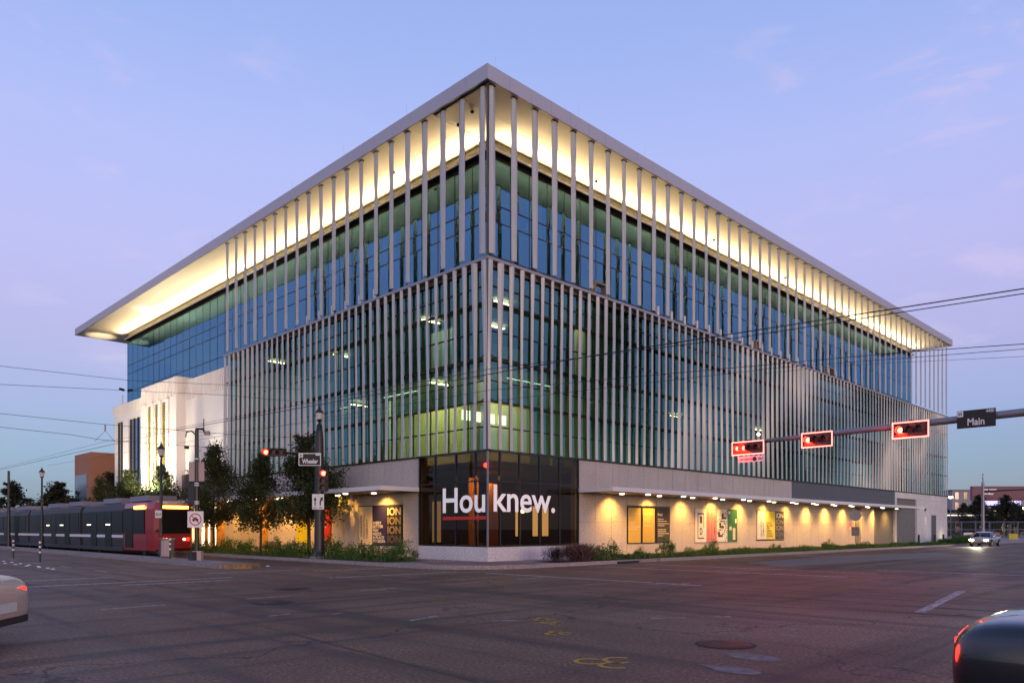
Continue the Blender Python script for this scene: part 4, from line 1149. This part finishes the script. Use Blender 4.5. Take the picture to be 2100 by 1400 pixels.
signal_head(SP, off((0, 0, 4.05), .30, 0, .3), False, 3, (0,), r=.15)
for k_, s_ in ((-.14, 'S'), (.17, 'R')):
    cpl = off((0, 0, 2.95), k_, 0, .32)
    facing_plate(SP, cpl, .3, .8, m_retro, 'lane_sign')
    x = RT; mm = frame_mat(off(cpl, 0, 0, .006), x, (0, 0, 1))
    pts = [(-.03, -.2), (.03, -.2), (.03, .08), (.08, .08), (0, .26), (-.08, .08), (-.03, .08)] if s_ == 'S' else [(-.07, -.2), (-.01, -.2), (-.01, -.02), (.05, .08), (.09, .04), (.10, .25), (-.06, .18), (-.02, .14), (-.07, .02)]
    mb = MB(); mb.face([mm @ Vector((p[0], p[1], 0)) for p in pts]); mb.build('arrow', m_signblack, SP)
    facing_text(SP, 'ONLY', off(cpl, 0, -.31, .004), .2, .08, m_signblack)
MB().box(-.09, .09, -.42, -.24, 2.0, 2.25).build('push_button', m_dark, SP)

# sign pole on the island
IS = thing('sign_pole', 'black pole on the median carrying a square sign with red prohibition circle', 'sign pole', (-8.95, 11.4, .15))
MB().tube([(0, 0, 0), (0, 0, 6.4)], [.11, .09], 10).build('post', m_black, IS)
MB().box(-.34, .0, -.3, .2, 0, .42).build('base_box', m_black, IS); 
cb = off((0, 0, .22), .12, 0, .3); facing_plate(IS, cb, .42, .46, m_banner, 'pale_base_block', .3)
cs = off((0, 0, 2.0), 0, 0, .16); facing_plate(IS, cs, .78, .8, m_retro, 'sign_face')
mm = frame_mat(off(cs, 0, 0, .006), RT, (0, 0, 1)); mb = MB()
for j in range(36):
    a, b = 2 * PI * j / 36, 2 * PI * (j + 1) / 36
    mb.face([mm @ Vector((r_ * math.cos(t), r_ * math.sin(t), 0)) for r_, t in ((.25, a), (.30, a), (.30, b), (.25, b))])
mb.face([mm @ Vector(p) for p in ((-.19, .155, .001), (-.155, .19, .001), (.19, -.155, .001), (.155, -.19, .001))])
mb.build('red_circle', c_redp, IS)
mb = MB(); mb.face([mm @ Vector((p[0], p[1], .0005)) for p in ((-.15, -.06), (.15, -.06), (.15, .02), (.09, .03), (.05, .10), (-.07, .10), (-.10, .03), (-.15, .01))]); 
for cx2 in (-.09, .09): mb.face([mm @ Vector((cx2 + .035 * math.cos(t), -.07 + .035 * math.sin(t), .0008)) for t in [2 * PI * i / 10 for i in range(10)]])
mb.build('car_pictogram', m_signblack, IS)
for s_ in (-1, 1): facing_plate(IS, off((0, 0, 4.35), s_ * .22, 0, 0.02), .30, .95, m_banner, 'banner_plate')
for z in (3.75, 3.65, 2.85, 2.75, 4.95): MB().lathe((0, 0, z), ((.115, 0), (.115, .05)), 10).build('white_band', m_retro, IS)
MB().tube([(0, 0, 6.1), off((0, 0, 6.35), -.25), off((0, 0, 6.3), -.5), off((0, 0, 6.05), -.55)], .035, 6).build('camera_arm', m_black, IS)
facing_plate(IS, off((0, 0, 5.55), -.52, 0, .05), .16, .14, m_black, 'camera', .2)
MB().tube([off((0, 0, 6.45), -.05), off((0, 0, 6.45), .3), off((0, 0, 6.2), .45)], .06, 6).build('bracket', m_dark, IS)
facing_plate(IS, off((0, 0, 6.25), .5, 0, .05), .26, .2, m_banner, 'sensor_box', .15)
MB().tube([off((0, 0, 6.4), .35), off((0, 0, 6.95), .35)], .025, 5).build('antenna', m_dark, IS)
facing_plate(IS, off((0, 0, 3.25), -.28, 0, -.05), .36, 1.05, m_dark, 'control_cabinet', .25)

bn = thing('utility_bin', 'grey metal cabinet on the median at the tram end', 'cabinet', (-8.9, 15.4, .15))
MB().box(-.28, .28, -.24, .24, .04, .98).build('body', m_grey, bn); MB().box(-.32, .32, -.28, .28, .98, 1.03).build('lid', m_galv, bn)
facing_plate(bn, off((0, 0, .52), .12, 0, .36), .5, .85, m_banner, 'front_door', .02)
MB().box(-.34, .34, -.3, .3, -.02, .04).build('footing', m_yellowworn, bn)

DG = 'black and white flexible delineator posts'
D0 = thing('delineator_post', 'thin banded delineator post in front of the tram, right one of two', 'bollard', (-14.1, 18.3, 0), 0, DG)
MB().tube([(0, 0, 0), (0, 0, 1.12)], .04, 8).build('post', m_black, D0)
for z in (.45, .72, .95): MB().lathe((0, 0, z), ((.055, 0), (.055, .1)), 10).build('reflective_band', m_retro, D0)
dup(D0, (-14.0, 24.6, 0), 0, 'thin banded delineator post in front of the tram, left one of two')
dup(D0, (-9.3, 13.9, .15), 0, 'banded delineator post beside the red circle sign pole')
mb = MB()
for i in range(40):
    mb.lathe((-15.5 + .25 * math.sin(i * 3.), 10 + i * .95, 0), ((.09, 0), (.05, .03)), 8)
for i in range(10): mb.lathe((-7.95, 6 + i * 2.2, 0.0), ((.1, 0), (.06, .03)), 8)
mb.build('road_stud', m_retro, kind='stuff', label='rows of small raised pavement buttons')

# mast arm at the right with three signal heads
MA = thing('signal_mast', 'grey steel mast arm with three red signals and the Main street sign', 'signal mast', (5, -28.2, 0))
def ma(y, z): return (0, y + 28.2, z)
arm = [(0, 0, 5.62), ma(-24, 5.55), ma(-18, 5.42), ma(-13.5, 5.32), ma(-10.4, 5.26)]
MB().tube(arm, [.17, .15, .125, .10, .075], 12).build('arm', m_galv, MA, True)
MB().lathe((0, 0, 0), ((.35, 0), (.35, .1), (.21, .12), (.18, 3), (.15, 7.2)), 14).build('post', m_galv, MA, True)
XL = (0, -1, 0)     # plates face -X
for y_, n_, lit_, nm in ((-16.85, 3, (0,), 0), (-13.5, 3, (0,), 1), (-10.62, 4, (0, 1), 2)):
    z_ = {0: 5.20, 1: 5.13, 2: 5.03}[nm]
    cH = Vector((-.20, y_ + 28.2, z_))
    signal_head(MA, cH, True, n_, lit_, xdir=XL, backplate=.13, r=.128 if n_ == 3 else .118, border=True)
    MB().box(-.18, -.02, y_ + 28.2 - .05, y_ + 28.2 + .05, z_, z_ + .35).build('clamp', m_dark, MA)
for y_, z_, n_ in ((-16.85, 5.2, 3), (-13.5, 5.13, 3), (-10.62, 5.03, 4)):
    lamp('signal_glow', 'POINT', (4.55, y_ + (.33 if n_ == 3 else .3), z_), None, 150, (1, .03, .015), shadow_soft_size=.08)
for y_, z_ in ((-13.0, 5.5),):
    MB().lathe((0, y_ + 30.2 + .0, 5.52), ((.05, 0), (.08, .05), (.04, .12)), 8).build('sensor_dome', m_lampglow2, MA)
cM = Vector((-.22, -18.9 + 28.2, 5.38))
facing_plate(MA, cM, 1.14, .60, m_signblack, 'sign_face', .03, XL)
facing_text(MA, 'Main', off(cM, 0, -.10, .002, XL), .50, .24, m_retro, XL, .02)
facing_text(MA, '4400', off(cM, .41, .22, .002, XL), .24, .10, m_retro, XL, .02)
facing_plate(MA, off(cM, -.47, .19, .004, XL), .18, .2, m_retro, 'sign_emblem', .004, XL)
facing_text(MA, 'H', off(cM, -.47, .19, .006, XL), .09, .12, M('emblem_blue', (.05, .15, .35), .5), XL, .03, 'emblem')
cU = Vector((-.22, -10.78 + 28.2, 4.56))
facing_plate(MA, cU, 1.15, .24, m_retro, 'turn_sign', .02, XL)
facing_text(MA, 'LEFT TURN ON', off(cU, -.22, 0, .002, XL), .52, .08, m_signblack, XL); facing_text(MA, 'ONLY', off(cU, .42, 0, .002, XL), .2, .08, m_signblack, XL)
MB().disc(off(cU, .16, 0, .008, XL), (-1, 0, 0), .09, .006, 16).build('sign_disc', m_signblack, MA)

# overhead tram wires
def wire(pts, r, label, group='overhead wires'):
    MB().tube(pts, r, 4).build('overhead_wire', m_dark, label=label, category='wire', group=group)
wire([(-7, 110, 7.9), (-7, 65.5, 7.87), (-7, 32.1, 7.85), (-7, 12.1, 7.4), (-7, -2.65, 7.1), (-7, -7.5, 6.98), (-7, -16.4, 6.4), (-7, -20.4, 6.25), (-7, -22.6, 6.16), (-7, -40, 6.3)], .010, 'long tram wire sweeping across the whole facade to the upper right')
wire([(-4, 60, 8.0), (-4, -4.3, 7.09), (-4, -16.2, 6.28), (-4, -19.4, 6.06), (-4, -22, 5.82), (-4, -40, 5.9)], .009, 'tram wire crossing the facade to the right edge, second from top')
wire([(-1.2, 30, 8.6), (-.3, -14.4, 7.0), (-.3, -21.3, 6.45), (0, -40, 6.3)], .008, 'thin upper wire just under the second wire at the right edge')
wire([(30, 12, 14), (26, -6, 12.4), (23, -22, 10.2), (20, -40, 9)], .010, 'faint lowest thin wire at the right edge behind the mast')
wire([(-17.4, 10, 6.3), (-13.5, 10, 6.24), (-8, 10, 6.3), (-3, 10, 6.5)], .009, 'upper cross wire at left running to the signal pole')
wire([(-20, 10.5, 5.9), (-14.8, 10.2, 5.7), (-13.6, 10, 5.55), (-7, 10, 5.6), (-3, 10, 5.9)], .009, 'lower cross wire at left running to the signal pole')
wire([(-17.4, 10, 8.2), (-12.5, 10, 9.2 - .9), (-7.9, 10.6, 9.0 - .2), (-3, 12, 9.4)], .009, 'high wire at left passing in front of the upper glass')
wire([(-22, 12, 7.2), (-17.4, 10, 7.46), (-8, 10, 8.2), (-2, 10, 8.4)], .009, 'second high wire at left below the roof tip')
wire([(-11.6, 110, 6.2), (-11.6, 40, 6.1), (-11.3, 8, 6.0), (-9, -14, 6.1), (-6, -30, 6.2)], .012, 'contact wire over the nearer tram track')
hk = thing('wire_hanger', 'small insulator hanger joining wires above the left sky', 'insulator', (-13.5, 10, 6.24)); MB().tube([(0, 0, 0), (0, 0, -.28)], .035, 6).build('insulator', m_banner, hk); MB().tube([(0, 0, -.28), (.5, .3, -.7)], .008, 4).build('stay', m_dark, hk); MB().tube([(0, 0, -.28), (-.5, -.3, -.8)], .008, 4).build('stay', m_dark, hk)

# ================================================================== TRAM
TR = thing('light_rail_tram', 'dark windowed light rail tram with a red end stopped behind the median', 'tram', (-6.2, 21.4, 0))
def tram_sec(y, w, zt, zb=.35):
    return [(-w * .98, y, zb), (-w, y, 1.0), (-w, y, 2.9), (-w * .9, y, 3.3), (-w * .55, y, zt), (w * .55, y, zt), (w * .9, y, 3.3), (w, y, 2.9), (w, y, 1.0), (w * .98, y, zb)]
def loft(secs, name, mat, parent, smooth=False):
    n = len(secs[0]); V = [p for q in secs for p in q]; Fc = []
    for i in range(len(secs) - 1):
        for j in range(n): Fc.append((i * n + j, (i + 1) * n + j, (i + 1) * n + (j + 1) % n, i * n + (j + 1) % n))
    Fc.append(tuple(range(n))); Fc.append(tuple(range((len(secs) - 1) * n, len(secs) * n))[::-1])
    me = bpy.data.meshes.new(name); me.from_pydata(V, [], Fc); me.materials.append(mat)
    if smooth: me.polygons.foreach_set('use_smooth', [True] * len(me.polygons))
    me.update(); return link(name, me, parent)
loft([tram_sec(0, .95, 2.9, .5), tram_sec(.35, 1.15, 3.2), tram_sec(1.2, 1.3, 3.42), tram_sec(5.2, 1.32, 3.45)], 'red_cab_section', m_tramred, TR)
loft([tram_sec(5.22, 1.32, 3.45), tram_sec(14, 1.32, 3.45)], 'body_section', m_tramsilver, TR)
loft([tram_sec(14.1, 1.2, 3.4), tram_sec(14.6, 1.2, 3.4)], 'gangway_bellows', m_rubber, TR)
loft([tram_sec(14.7, 1.32, 3.45), tram_sec(29.5, 1.32, 3.45)], 'body_section', m_tramsilver, TR)
loft([tram_sec(29.52, 1.2, 3.4), tram_sec(30.1, 1.2, 3.4)], 'gangway_bellows', m_rubber, TR)
loft([tram_sec(30.12, 1.32, 3.45), tram_sec(52, 1.32, 3.45), tram_sec(53, 1.1, 3.2)], 'body_section', m_tramsilver, TR)
for s_ in (-1, 1):
    for y0, y1 in ((1.4, 3.2), (5.3, 7.4), (8.9, 10.6), (12, 13.8), (15, 17.2), (18.7, 21), (22.5, 24.8), (26.3, 28.6), (31, 33.5), (35.2, 38), (39.8, 42.5), (44.3, 47), (48.8, 51)):
        MB().box(s_ * 1.325, s_ * 1.345, y0, y1, 1.45, 2.85).build('window', m_tramwin, TR)
    for y0 in (3.5, 7.5, 10.7, 17.3, 21.1, 24.9, 33.7, 38.2, 42.7, 47.2):
        MB().box(s_ * 1.325, s_ * 1.345, y0, y0 + 1.35, .5, 2.85).build('door', m_tramwin, TR)
    MB().box(s_ * 1.322, s_ * 1.335, 5.3, 51.5, 1.12, 1.3).build('pale_stripe', m_white, TR)
    MB().box(s_ * 1.322, s_ * 1.34, 1.4, 3.2, 2.93, 3.12).build('destination_sign', m_amber, TR)
    MB().box(s_ * 1.15, s_ * 1.33, 5.3, 51.5, .25, .5).build('skirt', m_dark, TR)
for s_ in (-1, 1):
    MB().box(s_ * 1.325, s_ * 1.338, .6 + .65, 5.18, 1.38, 1.44).box(s_ * 1.325, s_ * 1.336, 3.25, 5.18, 1.45, 3.0).build('dark_panel', m_tramwin, TR)
MB().face([(-1.12, .30, 1.5), (-.99, .015, 1.5), (-.91, .27, 2.97), (-1.13, .38, 2.97)]).build('corner_window', m_tramwin, TR)
MB().box(-.90, .90, -.02, .012, 1.4, 2.84).build('cab_window', m_tramwin, TR)
MB().box(-.8, .8, .0, .12, 2.93, 3.10).build('destination_sign', m_amber, TR)
for x in (-.75, .75):
    MB().disc((x, -.02, 1.05), (0, -1, 0), .11, .05).build('tail_lamp', m_tail, TR); MB().disc((x * .7, -.02, 1.05), (0, -1, 0), .08, .05).build('marker_lamp', m_lampglow2, TR)
for y0 in (2, 7.5, 16, 22, 32, 38, 45): MB().box(-.85, .85, y0, y0 + 3.4, 3.45, 3.78).build('roof_unit', m_tramroof, TR)
MB().tube([(0, 12.3, 3.45), (0, 13.4, 4.6), (0, 12.4, 5.9)], .04, 5).build('pantograph', m_dark, TR)
for y0 in (3, 12, 17, 26, 32, 40, 48):
    for x in (-.72, .72): MB().tube([(x - .06, y0, .33), (x + .06, y0, .33)], .33, 18).build('wheel', m_dark, TR)
for y0 in (7.8, 12, 19, 23): MB().box(-1.35, -1.346, y0, y0 + .9, 1.95, 2.02).build('interior_light', m_lampglow2, TR)

# ================================================================== CARS
def car(loc, rz, paint, label, kind='sedan', tail=True, head=False, name='car'):
    t = thing(name, label, 'car', loc, rz)
    Lc, W, H = 4.7, .91, 1.44
    # stations: y, zb, z_belt, half width, z_deck
    st = [(-2.35, .42, .72, .66, .78), (-2.28, .30, .86, .80, .95), (-2.05, .24, .93, .87, 1.03), (-1.5, .22, .94, .90, 1.03), (-.5, .20, .93, .91, .98), (.7, .20, .92, .91, .97), (1.3, .22, .86, .90, .94), (1.95, .26, .78, .86, .83), (2.28, .32, .66, .76, .70), (2.36, .42, .58, .62, .60)]
    secs = []
    for y, zb, zt, w, zd in st:
        secs.append([(-w * .8, y, zb), (-w * .97, y, zb + .1), (-w, y, (zb + zt) / 2 + .03), (-w * .97, y, zt), (-w * .82, y, zd - .01), (0, y, zd + .02), (w * .82, y, zd - .01), (w * .97, y, zt), (w, y, (zb + zt) / 2 + .03), (w * .97, y, zb + .1), (w * .8, y, zb)])
    bd = loft(secs, 'body', paint, t, True)
    bd.modifiers.new('sub', 'SUBSURF').levels = 2; bd.modifiers['sub'].render_levels = 2
    cs_ = [(-1.75, .98, .80, .99, .78), (-1.15, .95, .84, 1.34, .64), (-.6, .93, .86, 1.43, .62), (.2, .93, .86, 1.43, .62), (.75, .93, .85, 1.30, .64), (1.30, .93, .82, .96, .78)]
    secs = [[(-w, y, z0 - .06), (-w, y, z0), (-w2, y, z1 - .02), (0, y, z1 + .01), (w2, y, z1 - .02), (w, y, z0), (w, y, z0 - .06)] for y, z0, w, z1, w2 in cs_]
    loft(secs, 'cabin_glass', m_carglass, t, True)
    mb = MB()
    rs = [(-1.2, 1.335, .60), (-.6, 1.445, .60), (.2, 1.445, .60), (.72, 1.325, .61)]
    for (ya, za, wa), (yb, zb_, wb) in zip(rs, rs[1:]):
        mb.face([(-wa, ya, za), (wa, ya, za), (wb, yb, zb_), (-wb, yb, zb_)]); mb.face([(-wa, ya, za - .03), (-wa, ya, za + .002), (-wb, yb, zb_ + .002), (-wb, yb, zb_ - .03)]); mb.face([(wa, ya, za - .03), (wb, yb, zb_ - .03), (wb, yb, zb_ + .002), (wa, ya, za + .002)])
    mb.build('roof', paint, t, True)
    for s_ in (-1, 1):
        mb = MB()
        mb.tube([(s_ * .80, -1.8, .98), (s_ * .635, -1.16, 1.33)], .045, 6); mb.tube([(s_ * .62, .72, 1.32), (s_ * .80, 1.32, .96)], .035, 6)
        mb.tube([(s_ * .865, -.25, .93), (s_ * .625, -.25, 1.42)], .035, 6); mb.tube([(s_ * .66, -1.1, 1.32), (s_ * .635, -.6, 1.42), (s_ * .635, .2, 1.42), (s_ * .65, .74, 1.3)], .03, 6)
        mb.build('pillar', paint, t, True)
    for y in (-1.42, 1.42):
        for s_ in (-1, 1):
            w_ = link('wheel', MB().tube([(s_ * .72, y, .33), (s_ * .93, y, .33)], .33, 24).mesh('wheel', m_rubber), t)
            rm = MB().disc((s_ * .935, y, .33), (1, 0, 0), .21, .012, 20)
            rm.build('rim', m_galv, w_)
            sp_ = MB()
            for j in range(5):
                a = 2 * PI * j / 5; sp_.tube([(s_ * .944, y, .33), (s_ * .944, y + .19 * math.cos(a), .33 + .19 * math.sin(a))], .022, 4)
            sp_.build('spoke', m_chrome, w_)
            ar = MB(); n_ = 14
            for j in range(n_):
                a, b = PI * j / n_, PI * (j + 1) / n_
                ar.face([(s_ * .918, y + r_ * math.cos(q), .33 + r_ * math.sin(q)) for r_, q in ((.33, a), (.40, a), (.40, b), (.33, b))])
            ar.build('wheel_arch', m_black, t)
    for s_ in (-1, 1):
        mb = MB(); mb.box(s_ * .34, s_ * .585, -2.325, -2.2, .71, .83); mb.box(s_ * .59, s_ * .745, -2.255, -2.0, .715, .825); mb.build('tail_light', m_tail if tail else m_redvinyl, t)
        MB().box(s_ * .27, s_ * .335, -2.33, -2.2, .715, .825).build('reverse_lamp', m_plate, t)
        mb = MB(); mb.box(s_ * .48, s_ * .78, 2.26, 2.38, .58, .68); mb.build('headlight', m_head if head else m_plate, t)
        MB().box(s_ * .90, s_ * 1.06, .72, .84, .95, 1.07).build('wing_mirror', paint, t)
        MB().box(s_ * .916, s_ * .93, -.45, -.28, .80, .83).build('door_handle', m_chrome, t); MB().box(s_ * .916, s_ * .93, .45, .62, .80, .83).build('door_handle', m_chrome, t)
    MB().box(-.26, .26, -2.36, -2.30, .50, .63).build('licence_plate', m_plate, t)
    MB().box(-.62, .62, -2.34, -2.22, .32, .42).build('bumper_trim', m_black, t)
    return t
for x_ in (-17.6, -16.3): lamp('tail_glow', 'POINT', (x_, -23.8, .75), None, 14, (1, .03, .015), shadow_soft_size=.12)
car((-16.9, -26.45, 0), PI, m_carblack, 'dark sedan with lit red tail lights leaving at the lower right edge')
dv = Vector((-.80, .60, 0))
car((-20.9 + dv.x * 3.3, -14.0 + dv.y * 3.3, 0), math.atan2(-dv.x, dv.y), m_cream, 'pale sedan with red tail lights cut by the left edge')
car((61.5, -6.0, 0), PI / 2, m_carwhite, 'distant silver car with bright headlights coming along the right wall', tail=False, head=True)
lamp('headlight_beam', 'SPOT', (58.8, -6.0, .75), (30, -6.2, 0), 2500, (1, .88, .6), spot_size=math.radians(40), spot_blend=.7, shadow_soft_size=.1)

# ================================================================== FAR RIGHT BACKGROUND
FG = thing('metal_fence', 'long grey rail fence beyond the junction at the far right', 'fence', (0, 0, 0))
fy = Vector((.7096, -.7046, 0)); o0 = Vector((-24.06, -25.855, 0)) + Vector((.7046, .7096, 0)) * 128 + fy * 74
for i in range(17):
    p = o0 + fy * i * 2.4; MB().box(p.x - .08, p.x + .08, p.y - .08, p.y + .08, 0, 3.0).build('post', m_galv, FG)
for z in (.5, 1.6, 2.9): MB().tube([o0 + Vector((0, 0, z)), o0 + fy * 39 + Vector((0, 0, z))], .06, 5).build('rail', m_galv, FG)
mb = MB()
for i in range(150): p = o0 + fy * i * .26 + Vector((0, 0, 0)); mb.box(p.x - .02, p.x + .02, p.y - .02, p.y + .02, .5, 2.9)
mb.build('bars', m_grey, FG, kind='stuff')
RZ = math.atan2(fy.y, fy.x)
BB = thing('billboard', 'wide reddish billboard with a glowing violet screen strip on posts', 'billboard', far(150, 95.5), RZ)
MB().box(-4.0, 6.4, -.4, .4, 7.4, 10.2).build('board', M('maroon_board', (.22, .09, .11), .6), BB)
MB().box(-2.4, 5.6, -.46, -.41, 6.4, 7.3).build('screen', EM('violet_screen', (.55, .5, 1.), 1.6), BB)
MB().box(-3.4, 6.0, -.45, .45, 6.2, 6.38).build('walkway', m_dark, BB)
for x in (-2.5, 0.2, 1.6, 3.0, 4.2, 5.4): MB().box(x - .12, x + .12, -.2, .2, 0, 6.2).build('post', m_dark, BB)
for k_, w in ((0, 3.0), (1, 2.4)):
    me = text_mesh('now open' if k_ == 0 else 'sunday', w, .45, .03); me.transform(Matrix.Translation((-2.2, -.42, 9.2 - k_ * .75)) @ Matrix.Rotation(PI / 2, 4, 'X')); me.materials.clear(); me.materials.append(m_letter); link('lettering', me, BB)
for i, (d, l, w, h, dp, label, mt) in enumerate(((165, 97, 18, 5, 10, 'low dark shop with a lit white roof edge at far right', (.06, .05, .05)), (190, 132, 30, 6.5, 14, 'low pale store with glowing eaves at the right edge', (.14, .11, .09)), (260, 165, 26, 15, 12, 'distant pale striped office block behind the billboard', (.30, .28, .30)), (230, 140, 40, 7, 12, 'long low red roofed building far down the street', (.14, .05, .05)))):
    hb = thing('low_building', label, 'building', far(d, l), RZ)
    MB().box(-w / 2, w / 2, 0, dp, 0, h).build('wall', M('far_wall_%d' % i, mt, .8), hb)
    MB().box(-w / 2 - .3, w / 2 + .3, -.3, dp + .3, h, h + .3).build('roof', m_grey if i != 3 else M('far_red_roof', (.2, .05, .04), .8), hb)
    if i < 2: MB().box(-w / 2, w / 2, -.36, -.31, h - .4, h - .15).build('lit_eaves', EM('eaves_glow', (1, .85, .7), 1.6), hb)
    n_ = int(w / 3)
    for j in range(n_):
        x = -w / 2 + 1 + j * (w - 2) / n_
        if i == 2:
            for z in (1.5, 5, 8.5, 12): MB().box(x, x + 1.2, -.05, 0, z, z + 2.4).build('window', m_carglass, hb)
        else: MB().box(x, x + 1.5, -.05, 0, 1, h - 1.5).build('window', m_litglass if (j * 7 + i) % 5 == 0 else m_carglass, hb)
for i, (d, l, s, lab) in enumerate(((142, 88, 1.0, 'dark dense tree left of the far grey signal pole'), (146, 96, 1.15, 'dark dense tree under the billboard'), (148, 103, 1.0, 'dark tree right of the billboard post'), (180, 108, 1.1, 'far rounded tree just right of the building end'), (185, 116, .9, 'far low tree beside the shop roof'), (150, 110, .95, 'dark tree at the right edge beyond the fence'), (176, 101.5, .8, 'small far tree near the glowing street lamp'))):
    t = thing('far_tree', lab, 'tree', far(d, l), i, 'dark trees beyond the right junction'); t.scale = (s,) * 3
    link('trunk', FT[i % 2][0], t); link('crown', FT[i % 2][1], t)
g1 = thing('traffic_pole', 'tall grey pole with a camera standing beyond the junction', 'pole', far(118, 73.8)); MB().tube([(0, 0, 0), (0, 0, 9)], [.28, .2], 10).build('post', m_galv, g1); MB().tube([(0, 0, 9), (0, 0, 10.4)], .07, 6).build('mast', m_galv, g1); MB().lathe((0, 0, 9.6), ((.1, 0), (.22, .12), (.1, .3)), 8).build('camera', m_retro, g1)
MB().tube([(0, 0, 7.6), tuple(fy * 9 + Vector((0, 0, 8)))], [.14, .09], 8).build('arm', m_dark, g1)
g2 = thing('traffic_signal', 'far small signal showing red on a thin post', 'traffic signal', far(122, 84.7)); MB().tube([(0, 0, 0), (0, 0, 3.4)], .09, 8).build('post', m_galv, g2); signal_head(g2, Vector((0, 0, 3.6)) + VW * .2, True, 3, (1,), r=.17)
def street_lamp(d, l, h, lab, e=6):
    t = thing('street_lamp', lab, 'street lamp', far(d, l)); MB().tube([(0, 0, 0), (0, 0, h)], [.12, .07], 8).build('post', m_galv, t); MB().lathe((0, 0, h), ((.2, 0), (.45, .15), (.3, .4)), 10).build('lamp_head', m_lampglow, t)
street_lamp(150, 87.4, 7.8, 'glowing white street lamp just right of the building end')
street_lamp(150, 100.6 + 1.5, 5.6, 'glowing warm street lamp at the right edge')
yb = thing('barrier', 'yellow plastic barrier on the far right kerb', 'barrier', far(112, 74.5), RZ); MB().box(-.7, .7, -.25, .25, 0, .35).box(-.65, .65, -.15, .15, .35, 1.0).build('body', M('yellow_plastic', (.5, .38, .03), .5), yb)
wb = thing('barrier', 'orange and white striped barrier beyond the junction', 'barrier', far(125, 78), RZ)
for j in range(4): MB().box(-3 + j * 1.5, -1.55 + j * 1.5, -.06, .06, .7, 1.1).build('board', (m_redvinyl if j % 2 else m_retro), wb)
for x in (-2.9, 2.9): MB().box(x - .06, x + .06, -.3, .3, 0, .7).build('leg', m_galv, wb)
# road sign seen from behind by the right kerb
rs = thing('road_sign', 'round and square road signs seen from behind on a thin post by the right wall', 'sign', (36.5, -3.0, .15))
MB().tube([(0, 0, 0), (0, 0, 3.0)], .035, 6).build('post', m_galv, rs); MB().disc((0, 0, 2.6), (1, .3, 0), .42, .02, 20).build('round_plate', m_galv, rs); MB().box(-.02, .02, -.3, .3, 1.0, 1.7).build('square_plate', m_galv, rs)
# bollards by the far service doors
for i, x in enumerate((57.5, 62.5, 65.5, 69)): link('bollard', MB().lathe((0, 0, 0), ((.1, 0), (.1, .9), (.06, .98)), 10).mesh('bollard', m_dark), loc=(x, -1.2, .15), label='short dark bollard by the limestone end, %s from the left' % ('first', 'second', 'third', 'fourth')[i], category='bollard', group='bollards by the service doors')

print('objects', len(bpy.data.objects))
